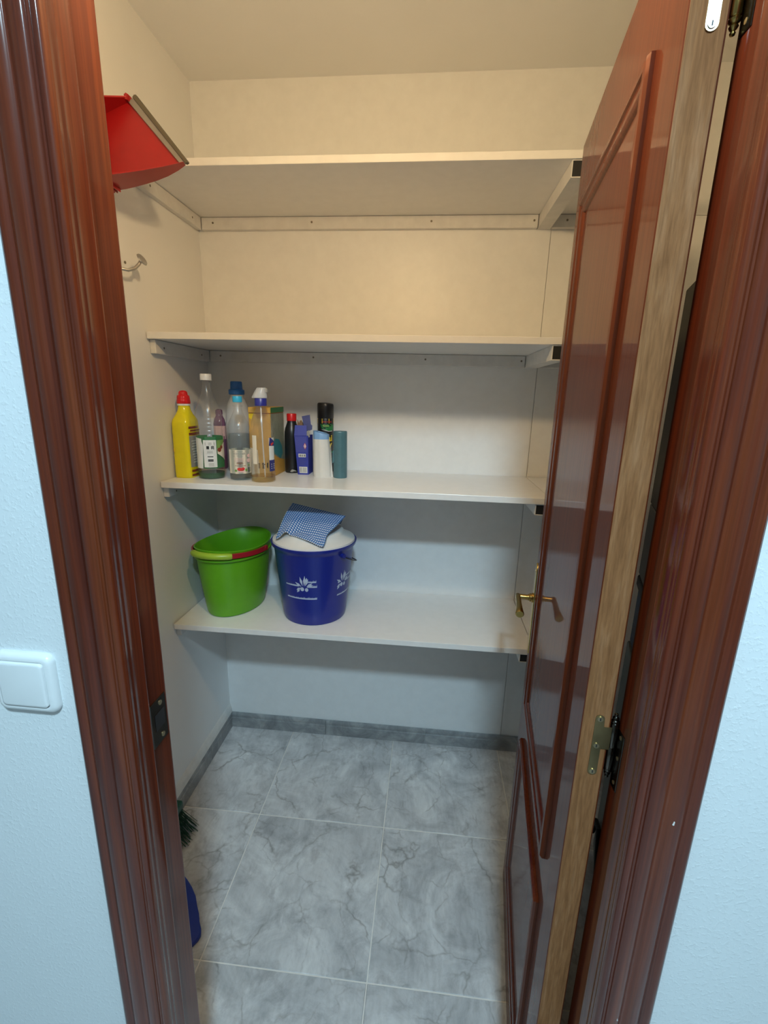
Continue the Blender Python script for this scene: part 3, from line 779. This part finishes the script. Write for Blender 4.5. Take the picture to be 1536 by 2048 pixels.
decal('print', [rect(-.024, .0955, .021, .0965), rect(-.024, .0800, .021, .0808), rect(-.0245, .0800, -.0236, .0965), rect(.0205, .0800, .0214, .0965)] + bars(-.020, .017, .0855, .0915, 9, 4), g, M['ink_silver'], lab, 1)
decal('print', strips(-.022, .018, .064, .0765, 3, .62, ragged=.25), g, M['ink_pink'], lab, 1)
decal('print', strips(-.016, .014, .056, .0625, 2, .6, ragged=.3) + bars(-.017, .017, .0485, .0512, 14, 9) + [disc(-.001, .0545, .0012, 6)], g, M['ink_brown'], lab, 1)
decal('print', [[(-.011, .0405), (-.006, .044), (.001, .0425), (.008, .0448), (.013, .041), (.011, .036), (.004, .0335), (-.004, .0338), (-.010, .036)]], g, M['ink_red'], lab, 1)
decal('print', [disc(-.0155, .034, .004), disc(.0175, .0355, .0042), rect(.0255, .048, .031, .054)], g, M['ink_leaf'], lab, 1)
decal('print', [rect(-.010, .0285, .013, .0325), disc(.0275, .066, .007), disc(.0285, .081, .006)], g, M['ink_pink'], lab, 1)
decal('print', bars(.0245, .036, .0285, .044, 5, 2), g, M['ink_black'], lab, 1)

# trigger-less spray bottle
x, y = -.531, 1.457; a0 = cam_dir(x, y)
t = thing('spray_bottle', 'clear spray bottle with royal-blue collar, pale hood and pale yellow liquid', 'bottle', (x, y, S3))
MB().lathe([(.035, 0), (.0388, .004), (.0388, .010), (.0382, .016), (.0386, .022), (.0376, .050), (.0366, .09)] + [(.0362 - .0007 * (i % 2), .094 + .006 * i) for i in range(11)] + [(.0350, .166), (.0330, .186), (.0290, .202), (.0225, .218), (.0165, .229), (.0150, .236), (.0150, .242)], 44, cap=False).build('bottle', M['pet'], t, smooth=True, angle=60)
MB().lathe([(.033, .0015), (.0368, .004), (.0368, .0200), (.0003, .0202)], 40).build('liquid', M['amber_liquid'], t, smooth=True)
MB().tube([(0, 0, .238), (.002, 0, .12), (.006, 0, .012)], .0022, 8).build('dip_tube', M['pet_milky'], t, smooth=True)
co = MB().lathe([(.0172, .2395), (.0184, .2402), (.0184, .2620), (.0176, .2632), (.0005, .2634)], 36).build('collar', M['royal'], t, smooth=True)
hd = MB()
base_ = [(.0235 * math.cos(2 * PI * i / 32) * (1.0), .0205 * math.sin(2 * PI * i / 32)) for i in range(32)]
rings = []
for s_, dx, z in ((1.0, -.003, .2636), (1.02, -.003, .2660), (.80, .001, .2830), (.66, .004, .2925), (.58, .005, .2950), (.02, .005, .2955)):
    rings.append(hd.verts([(px * s_ + dx, py * s_, z) for px, py in base_]))
for A, Bv in zip(rings, rings[1:]):
    for i in range(32): hd.face([A[i], A[(i + 1) % 32], Bv[(i + 1) % 32], Bv[i]])
hd.face(rings[0][::-1])
hd.build('hood', M['pet_milky'], t, smooth=True, angle=50)
MB().box((.014, -.006, .2800), (.024, .006, .2935), .002).build('nozzle', M['ink_silver'], t)
f = cyl_fn(.0376, a0); g = cyl_fn(.0382, a0, .0009)
lab = decal('label', [rect(.021, .038, .045, .142)], f, M['ink_white'], t, 4)
decal('print', [[(.0205, .118), (.0245, .145), (.0455, .130), (.0455, .116)], rect(.0205, .036, .0455, .072)], g, M['ink_navy'], lab, 2)
decal('print', [disc(.031, .122, .004), disc(.037, .125, .0035)], cyl_fn(.0382, a0, .0013), M['ink_red'], lab, 0)
decal('print', strips(.027, .042, .044, .064, 3, .6) , cyl_fn(.0382, a0, .0013), M['ink_white'], lab, 0)
decal('print', bars(-.014, -.008, .047, .064, 2, 3) + strips(-.004, .007, .047, .066, 5, .35, ragged=.4) + [[(.012, .050), (.0155, .046), (.0165, .066), (.0125, .063)]], f, M['ink_black'], t, 0)
decal('label', [rect(-.034, .060, -.018, .150)], f, M['ink_cream'], t, 2)

# cardboard carton behind
t = thing('orange_carton', 'orange and green cardboard carton with a hinged lid behind the spray bottle', 'carton', (-.5615, 1.594, S3))
M['orange_card'] = plain('orange_card', (0.62, 0.34, 0.065, 1), 0.55, var=0.10)
M['card_side'] = plain('grey_green_card', (0.27, 0.29, 0.21, 1), 0.55, var=0.15)
ct = MB().box((-.0375, -.070, 0), (.0375, .070, .2125), .0012).build('carton', M['orange_card'], t)
MB().box((-.0382, -.0707, .2140), (.0382, .0707, .2330), .0012).build('lid', M['orange_card'], t)
MB().box((-.0370, -.0695, .2120), (.0370, .0695, .2145)).build('lid_gap', M['ink_brown'], t)
sf = lambda u, v: (.0379, u, v)
lab = decal('print', [rect(-.0695, .001, .0695, .212)], sf, M['card_side'], t, 2)
decal('print', [rect(-.0700, .2150, .0700, .2325)], lambda u, v: (.0386, u, v), M['ink_green'], t, 1)
decal('print', [[(-.062, .108), (-.030, .128), (.010, .122), (.040, .098), (.050, .070), (.020, .052), (-.010, .068), (-.040, .078)]], lambda u, v: (.0383, u, v), M['ink_teal'], lab, 1)
decal('print', [[(-.0695, .001), (.0695, .001), (.0695, .045), (.030, .052), (-.010, .062), (-.0695, .082)]], lambda u, v: (.0383, u, v), M['orange_card'], lab, 1)
ff = lambda u, v: (u, -.0706, v)
decal('print', [[(-.036, .100), (-.010, .092), (-.006, .010), (-.034, .006)]], ff, M['ink_cream'], t, 1)
decal('print', [[(-.036, .2120), (-.018, .2120), (-.026, .192), (-.036, .198)]], ff, M['ink_yellow'], t, 1)

# black bottle with a red cap
t = thing('black_bottle', 'black bottle with a small red cap between the carton and the blue box', 'bottle', (-.4905, 1.652, S3))
M['black_plastic'] = plain('black_plastic', (0.010, 0.010, 0.012, 1), 0.35)
MB().lathe([(.0255, 0), (.0275, .004), (.0278, .05), (.0276, .130), (.0268, .146), (.0235, .160), (.0190, .172), (.0165, .180), (.0160, .186)], 36, sx=.97, sy=1.05).build('bottle', M['black_plastic'], t, smooth=True)
MB().lathe([(.0155, .184), (.0172, .1850), (.0172, .2075), (.0160, .2100), (.0005, .2105)], 28).build('cap', M['red_cap'], t, smooth=True)
decal('print', [[(-.010, .006), (-.003, .014), (.006, .012), (.016, .006), (.004, .007), (-.004, .004)]], cyl_fn(.0290, cam_dir(-.49, 1.652), .0004), M['ink_silver'], t, 1)

# opened blue carton
t = thing('blue_carton', 'small opened royal-blue carton with raised flaps and a red-edged diamond sign', 'carton', (-.4395, 1.640, S3), .0)
M['blue_card'] = plain('royal_blue_card', (0.032, 0.045, 0.33, 1), 0.45, var=0.06)
M['slate_card'] = plain('slate_blue_card', (0.075, 0.085, 0.23, 1), 0.5)
M['brown_card'] = plain('brown_card', (0.25, 0.14, 0.07, 1), 0.7, var=0.15)
def hexa(mb, b, tpts, z0, z1):
    A = mb.verts([(x, y, z0) for x, y in b]); Bv = mb.verts([(x, y, z1) for x, y in tpts])
    mb.face(A[::-1]); mb.face(Bv)
    for i in range(4): mb.face([A[i], A[(i + 1) % 4], Bv[(i + 1) % 4], Bv[i]])
mb = MB()
hexa(mb, [(-.0185, -.036), (.0195, -.033), (.0185, .034), (-.0170, .030)], [(-.0290, -.036), (.0195, -.033), (.0195, .034), (-.0235, .030)], 0, .137)
mb.build('carton', M['blue_card'], t)
fl_ = MB()
hexa(fl_, [(-.0290, -.0362), (.0150, -.0335), (.0150, -.0325), (-.0290, -.0352)], [(-.0285, -.0250), (.0120, -.0225), (.0120, -.0215), (-.0285, -.0240)], .1375, .1720)
fl_.build('front_flap', M['blue_card'], t)
bf = MB(); bf.prism([(-.0275, .137), (.012, .137), (.010, .187), (-.004, .184), (-.006, .180), (-.012, .189), (-.018, .186), (-.020, .178), (-.026, .192)], 'y', -.002, -.001)
bf.build('inner_flap', M['brown_card'], t)
sfp = MB(); sfp.prism([(.0105, .150), (.0310, .158), (.0320, .172), (.0270, .176), (.0235, .209), (-.0050, .203), (.0035, .160)], 'y', -.020, -.019)
sfp.build('side_flap', M['slate_card'], t)
MB().prism([(.008, .128), (.024, .132), (.022, .156), (.008, .150)], 'y', -.026, -.024, .0006).build('sachet', M['ink_silver'], t)
def bfn(u, v):
    q = v / .137; xl_, xr_ = -.0185 - .0105 * q, .0195; return (xl_ + (xr_ - xl_) * (u + .5), -.0366 + .003 * (u + .5), v)
lab = decal('label', [rect(-.46, .079, .38, .134)], bfn, plain('violet_blue_print', (0.06, 0.07, 0.34, 1), .5), t, 0)
decal('print', [[(.14, .1010), (.26, .1130), (.38, .1010), (.26, .0890)]], lambda u, v: tuple(Vector(bfn(u, v)) + Vector((0, -.0004, 0))), M['ink_red'], lab, 0)
decal('print', [[(.17, .1010), (.26, .1100), (.35, .1010), (.26, .0920)]], lambda u, v: tuple(Vector(bfn(u, v)) + Vector((0, -.0008, 0))), M['ink_white'], lab, 0)
decal('print', [rect(.245, .0985, .275, .1065), rect(.245, .0950, .275, .0970)], lambda u, v: tuple(Vector(bfn(u, v)) + Vector((0, -.0012, 0))), M['ink_red'], lab, 0)
decal('print', [rect(-.30, .0620, .30, .0740)], bfn, M['ink_white'], t, 0)
decal('print', bars(-.26, .27, .0640, .0715, 7, 8), lambda u, v: tuple(Vector(bfn(u, v)) + Vector((0, -.0004, 0))), M['ink_black'], t, 0)
decal('print', strips(-.34, .34, .034, .058, 6, .72, ragged=.3), bfn, M['slate_card'], t, 0)
decal('label', [rect(-.32, .0055, .40, .0280)], bfn, M['ink_white'], t, 0)
decal('print', bars(-.27, .36, .0080, .0260, 11, 6), lambda u, v: tuple(Vector(bfn(u, v)) + Vector((0, -.0004, 0))), M['ink_grey'], t, 0)

# white roll with a blue band
t = thing('white_roll', 'white roll of bags with a pale blue band at its top', 'roll', (-.3625, 1.586, S3))
M['white_bag'] = plain('white_bag_film', (0.70, 0.69, 0.66, 1), 0.45, var=0.03)
M['band_blue'] = plain('pale_blue_film', (0.22, 0.40, 0.68, 1), 0.45)
mb = MB(); rings = []; rnd = random.Random(4)
wob = [rnd.uniform(-.0012, .0012) for _ in range(36)]
for r, z in ((.0335, 0), (.0338, .02), (.0318, .06), (.0298, .10), (.0280, .131)):
    rings.append(mb.verts([((r + wob[i]) * math.cos(2 * PI * i / 36) - .0050 * z / .13, .86 * (r + wob[i]) * math.sin(2 * PI * i / 36), z) for i in range(36)]))
for A, Bv in zip(rings, rings[1:]):
    for i in range(36): mb.face([A[i], A[(i + 1) % 36], Bv[(i + 1) % 36], Bv[i]])
mb.face(rings[0][::-1]); mb.face(rings[-1]); mb.build('roll', M['white_bag'], t, smooth=True)
mb = MB(); rings = []
for r, z, sl_ in ((.0282, .1305, 0), (.0276, .1500, .16), (.0265, .1525, .24), (.012, .1525, .24), (.010, .140, 0)):
    rings.append(mb.verts([((r + wob[i]) * math.cos(2 * PI * i / 36) - .0050, .86 * (r + wob[i]) * math.sin(2 * PI * i / 36), z - sl_ * r * math.cos(2 * PI * i / 36)) for i in range(36)]))
for A, Bv in zip(rings, rings[1:]):
    for i in range(36): mb.face([A[i], A[(i + 1) % 36], Bv[(i + 1) % 36], Bv[i]])
mb.face(rings[-1]); mb.build('band', M['band_blue'], t, smooth=True)
MB().prism([(.0300, 0), (.0375, .0005), (.0330, .050), (.0300, .120)], 'y', -.012, -.0110).build('loose_end', M['white_bag'], t)

# insect spray can
x, y = -.377, 1.696; a0 = cam_dir(x, y)
t = thing('spray_can', 'tall black aerosol can with a yellow band and green label', 'aerosol can', (x, y, S3))
can = MB().lathe([(.0265, 0), (.0285, .0015), (.0290, .004), (.0290, .192), (.0282, .195)], 40).build('can', M['black_plastic'], t, smooth=True)
mb = MB(); rings = []
for r, z, k_ in ((.0288, .195, 0), (.0296, .1965, 0), (.0296, .236, 0), (.0292, .244, .06), (.0275, .2485, .09), (.0240, .2500, .10), (.0005, .2502, .1)):
    rings.append(mb.verts([(r * math.cos(2 * PI * i / 40), r * math.sin(2 * PI * i / 40), z - k_ * max(0, r * math.cos(2 * PI * i / 40)) * 1.2) for i in range(40)]))
for A, Bv in zip(rings, rings[1:]):
    for i in range(40): mb.face([A[i], A[(i + 1) % 40], Bv[(i + 1) % 40], Bv[i]])
mb.face(rings[0][::-1]); mb.build('cap', M['black_plastic'], t, smooth=True)
f = cyl_fn(.0290, a0, .0004); g = cyl_fn(.0290, a0, .0008); h2 = cyl_fn(.0290, a0, .0012)
lab = decal('label', [rect(-.090, .1775, .090, .1940)], f, M['ink_yellow'], t, 6)
decal('print', bars(-.010, .024, .1815, .1850, 11, 12), g, M['ink_red'], lab, 0)
lab2 = decal('label', [[(-.020, .1755), (.034, .1755), (.034, .158), (.026, .1525), (.010, .1515), (-.006, .156), (-.016, .162)]], f, M['ink_green'], t, 3)
decal('print', [[(-.012, .173), (.012, .172), (.013, .166), (-.008, .166)]], g, M['ink_leaf'], lab2, 1)
decal('print', [[(-.018, .158), (-.006, .1535), (.010, .1492), (.026, .1500), (.026, .1518), (.010, .1512), (-.006, .1555)]], g, M['ink_white'], lab2, 1)
lettering('print', 'ai', .032, lambda u, v: g(u + .0160, v + .1150), M['ink_yellow'], can)
lettering('print', 'y', .032, lambda u, v: g(u + .0175, v + .0930), M['ink_yellow'], can)
decal('print', [[(-.030, .060), (.034, .072), (.034, .079), (.010, .074), (-.030, .070)]], f, M['ink_green'], t, 2)
decal('print', strips(.006, .026, .028, .056, 4, .6, ragged=.4), f, M['ink_green'], t, 1)

# teal roll
t = thing('teal_roll', 'teal roll of rubbish bags standing at the right end of the row', 'roll', (-.3005, 1.580, S3))
M['teal_bag'] = plain('teal_bag_film', (0.070, 0.165, 0.200, 1), 0.38, var=0.10)
mb = MB(); rings = []; rnd = random.Random(9)
ang = [0.0]
while ang[-1] < 2 * PI - .35: ang.append(ang[-1] + rnd.uniform(.28, .62))
for r, z in ((.0228, 0), (.0236, .003), (.0236, .156), (.0226, .1592), (.0085, .1592), (.0080, .1450)):
    rings.append(mb.verts([(r * math.cos(a), r * math.sin(a), z) for a in ang]))
nn = len(ang)
for A, Bv in zip(rings, rings[1:]):
    for i in range(nn): mb.face([A[i], A[(i + 1) % nn], Bv[(i + 1) % nn], Bv[i]])
mb.face(rings[0][::-1]); mb.face(rings[-1]); mb.build('roll', M['teal_bag'], t)
MB().prism([(-.024, .050), (-.0175, .0575), (-.0182, .1000), (-.0235, .090)], 'y', -.0190, -.0182).build('loose_end', M['teal_bag'], t)

# ------------------------------------------------------------------ buckets on the bottom shelf
S4 = ZS[4]
M['lime'] = plain('lime_green_plastic', (0.125, 0.40, 0.010, 1), 0.36, var=0.03)
M['lime_grip'] = plain('yellow_green_plastic', (0.33, 0.50, 0.035, 1), 0.36, var=0.03)
M['crimson'] = plain('crimson_plastic', (0.36, 0.014, 0.022, 1), 0.35, var=0.03)
t = thing('green_bucket', 'oval lime-green bucket with a crimson and green handle on the bottom shelf', 'bucket', (-.688, 1.558, S4), 1.36)
N = 64
def oval(a, b, z, up=0.0, n_=N):
    return [(a * math.cos(2 * PI * i / n_), b * math.sin(2 * PI * i / n_), z + up * math.cos(2 * PI * i / n_) ** 2) for i in range(n_)]
lv = [(.113, .080, .0, 0), (.122, .088, .003, 0), (.1255, .0910, .010, 0), (.135, .0985, .070, 0), (.1445, .1060, .130, 0), (.1510, .1110, .190, .0), (.1525, .1120, .2120, .003), (.1610, .1200, .2135, .004), (.1625, .1215, .2170, .004), (.1615, .1208, .2210, .004), (.1555, .1150, .2215, .005),
      (.1575, .1168, .2400, .012), (.1600, .1190, .2440, .012), (.1600, .1190, .2460, .012), (.1560, .1155, .2468, .012), (.1535, .1130, .2440, .012), (.1500, .1100, .190, 0), (.134, .0975, .070, 0), (.122, .0885, .008, 0), (.02, .015, .006, 0)]
mb = MB(); rings = [mb.verts(oval(*l)) for l in lv]
for A, Bv in zip(rings, rings[1:]):
    for i in range(N): mb.face([A[i], A[(i + 1) % N], Bv[(i + 1) % N], Bv[i]])
mb.face(rings[0][::-1]); mb.face(rings[-1])
bk = mb.build('bucket_body', M['lime'], t, smooth=True, angle=45)
def hpt(a, off=.0075, dz=0.0): return Vector(((.1620 + off) * math.cos(a), (.1215 + off) * math.sin(a), .2330 + dz + .010 * math.cos(a) ** 2))
def band(a0, a1, th, hgt_, n_=28):
    mb = MB()
    def at(i):
        a = a0 + (a1 - a0) * i / n_; p = hpt(a, 0); o = Vector((p.x / (.1620) ** 2, p.y / (.1215) ** 2, 0)).normalized()
        return [p + o * .0005 + Vector((0, 0, -hgt_ / 2)), p + o * th + Vector((0, 0, -hgt_ / 2)), p + o * th + Vector((0, 0, hgt_ / 2)), p + o * .0005 + Vector((0, 0, hgt_ / 2))]
    return mb.sweep(at, range(n_ + 1), closed=True)
hb_ = band(PI * .47, PI * 1.53, .0055, .0165, 40).build('handle', M['crimson'], t, smooth=True, angle=40)
gp = MB()
ga = [PI * (.845 + .375 * i / 18) for i in range(19)]
gp.tube([hpt(a, .0038) for a in ga], [.0100] + [.0115] * 17 + [.0100], 16)
gp.build('handle_grip', M['lime_grip'], t, smooth=True)
for a in (PI * .48, PI * 1.52):
    p = hpt(a, .002)
    MB().tube([p * 1.0, Vector((p.x, p.y * 1.045, p.z))], .0090, 14).build('handle_pivot', M['crimson'], t, smooth=True)

M['cobalt'] = plain('cobalt_blue_plastic', (0.010, 0.022, 0.25, 1), 0.30, var=0.02)
M['lid_white'] = plain('white_lid_plastic', (0.80, 0.78, 0.74, 1), 0.40, var=0.02)
M['deco'] = plain('pale_blue_print', (0.50, 0.58, 0.72, 1), 0.5)
M['wire'] = plain('dark_wire', (0.02, 0.022, 0.03, 1), 0.35, 0.7)
bx, by = -.3842, 1.5324
t = thing('blue_bucket', 'round cobalt-blue bucket with white lid and pale berry print', 'bucket', (bx, by, S4))
def Rb(z): return .1100 + (.1385 - .1100) * z / .262
MB().lathe([(.098, .004), (.1035, 0), (.1080, .0012), (.1092, .004), (Rb(.02), .020), (Rb(.024) + .0004, .024), (Rb(.03), .030), (Rb(.13), .130), (Rb(.255), .255), (.1400, .262), (.1455, .268), (.1485, .276), (.1488, .2805), (.1472, .2820), (.1440, .2800), (.1400, .2700), (Rb(.25) - .003, .250), (Rb(.03) - .003, .012), (.02, .010)], 72).build('bucket_body', M['cobalt'], t, smooth=True, angle=50)
MB().lathe([(.120, .268), (.1425, .2720), (.1432, .2830), (.1420, .2865), (.1340, .2890), (.1180, .2960), (.1085, .3020), (.1050, .3060), (.1035, .3120), (.1000, .3160), (.0930, .3180), (.0500, .3190), (.0005, .3192)], 72).build('lid', M['lid_white'], t, smooth=True, angle=50)
# bail handle hanging down at the right
av = -.62
ear = []
for s_ in (0, PI):
    a = av + s_; p = Vector((.1400 * math.cos(a), .1400 * math.sin(a), .252))
    MB().tube([p, p * 1.0 + Vector((math.cos(a), math.sin(a), 0)) * .012], .008, 12).build('handle_ear', M['cobalt'], t, smooth=True)
pth = []
for i in range(41):
    q = PI * i / 40; e1 = Vector((math.cos(av), math.sin(av), 0)); e2 = Vector((-math.sin(av), math.cos(av), 0))
    drop = .052 * math.sin(q) + .020 * math.sin(q) ** .5
    pth.append(e1 * (.1480 * math.cos(q)) + e2 * (.1500 * math.sin(q)) + Vector((0, 0, .252 - drop)))
MB().tube(pth, .0021, 8).build('wire_handle', M['wire'], t, smooth=True)
def bfn2(u, v): R_ = Rb(v) + .0006; a = u; return (R_ * math.cos(a), R_ * math.sin(a), v)
ac = math.atan2(-by, -bx)
def motif(c, lo=-.60, hi=.33, seed=1):
    r = random.Random(seed); P = []
    def spiky(v0, hgt_, u0, u1, n_):
        P.append(rect(u0, v0, u1, v0 + .0036)) if False else None
        for i in range(n_):
            a = u0 + (u1 - u0) * i / n_; b = u0 + (u1 - u0) * (i + 1) / n_
            k_ = .5 + .5 * (i / n_)
            P.append([(a, v0), (b, v0), (b, v0 + .0030 + .0012 * k_), (a + (b - a) * .75, v0 + (.006 + hgt_ * r.random()) * k_ + .001), (a + (b - a) * .4, v0 + .0034 + .0012 * k_), (a, v0 + .0030 + .0012 * k_)])
    spiky(.103, .006, c + lo, c + hi, 30)
    spiky(.148, .006, c + .02, c + hi, 11); spiky(.150, .003, c + lo, c - .20, 12)
    spiky(.166, .008, c + .05, c + hi - .02, 9)
    # berries and leaves
    P.append(disc(c - .085, .139, .001)); 
    def ell_(u, v, ru, rv): return [(u + ru * math.cos(2 * PI * i / 14), v + rv * math.sin(2 * PI * i / 14)) for i in range(14)]
    P.append(ell_(c - .115, .141, .052, .0075)); P.append(ell_(c + .005, .1395, .045, .0070))
    for u, v, du, dv in ((-.06, .152, .02, .032), (-.10, .152, -.05, .028), (-.03, .153, .06, .022), (-.13, .150, -.13, .012), (-.15, .146, -.10, -.008), (.00, .150, .12, .012), (-.18, .142, -.07, -.012), (-.02, .160, .03, .020), (.03, .152, .11, .004)):
        du *= 1.35; dv *= 1.25; nl = math.hypot(du * .12, dv); ux, vx = -dv / nl * .035, du * .12 / nl * .0042
        P.append([(c + u, v), (c + u + du * .5 + ux, v + dv * .5 + vx), (c + u + du, v + dv), (c + u + du * .5 - ux, v + dv * .5 - vx)])
    return P
for c_, lo, hi, sd in ((ac - .22, -.62, .28, 1), (ac + .92, -.26, .50, 5)):
    o = decal('berry_print', motif(c_, lo, hi, sd), bfn2, M['deco'], t, 1)

# ------------------------------------------------------------------ checked cloth on the lid
def cloth_mat():
    t = NT('blue_checked_cloth')
    uv = t.new('ShaderNodeUVMap')
    sp_ = t.new('ShaderNodeSeparateXYZ'); t.link(uv.outputs[0], sp_.inputs[0])
    outs = []
    for ax, fq in (('X', 25.0), ('Y', 27.0)):
        a = t.new('ShaderNodeMath', operation='MULTIPLY'); a.inputs[1].default_value = fq; t.link(sp_.outputs[ax], a.inputs[0])
        b = t.new('ShaderNodeMath', operation='FRACT'); t.link(a.outputs[0], b.inputs[0])
        c = t.new('ShaderNodeMath', operation='GREATER_THAN'); c.inputs[1].default_value = 0.50; t.link(b.outputs[0], c.inputs[0]); outs.append(c.outputs[0])
    mx = t.new('ShaderNodeMath', operation='MAXIMUM'); t.link(outs[0], mx.inputs[0]); t.link(outs[1], mx.inputs[1])
    col = t.mix(mx.outputs[0], (0.80, 0.82, 0.84, 1), (0.045, 0.15, 0.40, 1))
    edge = t.new('ShaderNodeMath', operation='GREATER_THAN'); edge.inputs[1].default_value = 2.0; t.link(sp_.outputs['Y'], edge.inputs[0])
    t.base(col, 0.85)
    return t.m
M['cloth'] = cloth_mat()
def cloth():
    A = Vector((-.460, 1.535, 1.108)); B_ = Vector((-.270, 1.520, 1.074)); C_ = Vector((-.321, 1.398, 1.000)); D_ = Vector((-.496, 1.448, .9985))
    E_ = Vector((-.460, 1.600, 1.0265)); F_ = Vector((-.300, 1.590, 1.0262))
    nu, nv = 40, 44
    verts, uvs, faces = [], [], []
    for j in range(nv + 1):
        for i in range(nu + 1):
            u, v = i / nu, j / nv
            if v < .68:
                q = v / .68
                f0 = D_.lerp(C_, u); r0 = A.lerp(B_, u)
                p = f0.lerp(r0, q ** .92)
                arch = .030 * math.exp(-((u - .22) / .13) ** 2) * (1 - q) ** 1.3
                p.z += arch + .010 * math.sin(PI * q) + .004 * math.sin(9 * u + 2) * q * (1 - q)
                p.y += -.006 * math.sin(PI * q) + .008 * math.exp(-((u - .27) / .2) ** 2) * (1 - q)
                if u > .75: p.x += -.010 * (u - .75) * 4 * math.exp(-((q - .30) / .18) ** 2)
            else:
                q = (v - .68) / .32
                r0 = A.lerp(B_, u); f1 = E_.lerp(F_, u)
                p = r0.lerp(f1, q); p.y += .016 * math.sin(PI * q); p.z += .006 * math.sin(PI * q)
            lx, ly = p.x - bx, p.y - by; rr_ = math.hypot(lx, ly)
            ground = S4 + (.3205 if rr_ < .098 else .3205 - (rr_ - .098) * .62)
            p.z = max(p.z, ground + .0012)
            verts.append(p); uvs.append((u, v))
    for j in range(nv):
        for i in range(nu):
            a = j * (nu + 1) + i; faces.append((a, a + 1, a + nu + 2, a + nu + 1))
    me = bpy.data.meshes.new('checked_cloth'); me.from_pydata([tuple(v - Vector((bx, by, 1.02))) for v in verts], [], faces)
    ul = me.uv_layers.new(name='UVMap')
    for lp in me.loops: ul.data[lp.index].uv = uvs[lp.vertex_index]
    me.polygons.foreach_set('use_smooth', [True] * len(me.polygons)); me.materials.append(M['cloth'])
    o = bpy.data.objects.new('checked_cloth', me); COL.objects.link(o); o.location = (bx, by, 1.02)
    md = o.modifiers.new('solidify', 'SOLIDIFY'); md.thickness = .0016; md.offset = 0
    tag(o, 'blue and white checked cloth lying crumpled on the white bucket lid', 'cloth')
cloth()

# ------------------------------------------------------------------ things glimpsed through the gap between door edge and jamb
M['black_case'] = plain('black_case_shell', (0.008, 0.007, 0.007, 1), 0.6, var=0.2, spec=0.25)
M['dark_blue_case'] = plain('dark_blue_shell', (0.010, 0.028, 0.065, 1), 0.6, spec=0.25)
M['grey_enamel'] = plain('grey_enamel', (0.11, 0.12, 0.115, 1), 0.6, spec=0.25)
gxp, gyp, grz = .532, 1.040, -.297
def gap_thing(name, label, cat, z): return thing(name, label, cat, (gxp, gyp, z), grz)
# local +y runs along the visible left face, +x away from it
t = gap_thing('grey_cabinet', 'grey low cabinet behind the open door, lowest in the dark gap', 'cabinet', 0)
MB().box((0, 0, .03), (.34, .29, .79), .006, 2).build('cabinet_body', M['grey_enamel'], t)
MB().box((.02, .02, 0), (.32, .27, .03)).build('plinth', M['black_case'], t)
MB().tube([(-.004, .10, .10), (-.010, .155, .22), (-.014, .205, .20), (-.014, .245, .12), (-.010, .275, .10)], .008, 10).build('hose', M['black_case'], t, smooth=True)
t = gap_thing('blue_box', 'dark blue box on the grey cabinet behind the open door', 'box', .791)
MB().box((.004, .01, 0), (.32, .28, .195), .01, 3).build('box_body', M['dark_blue_case'], t)
MB().box((-.002, .004, .175), (.326, .286, .21), .006, 2).build('box_lid', M['black_case'], t)
t = gap_thing('black_case', 'tall black case behind the open door, uppermost in the dark gap', 'case', 1.0015)
MB().box((0, 0, 0), (.32, .29, .205), .004, 2).build('case_foot', plain('dark_brown_shell', (0.022, 0.017, 0.012, 1), .5), t)
MB().box((0, 0, .206), (.32, .29, .748), .004, 2).build('case_body', M['black_case'], t)
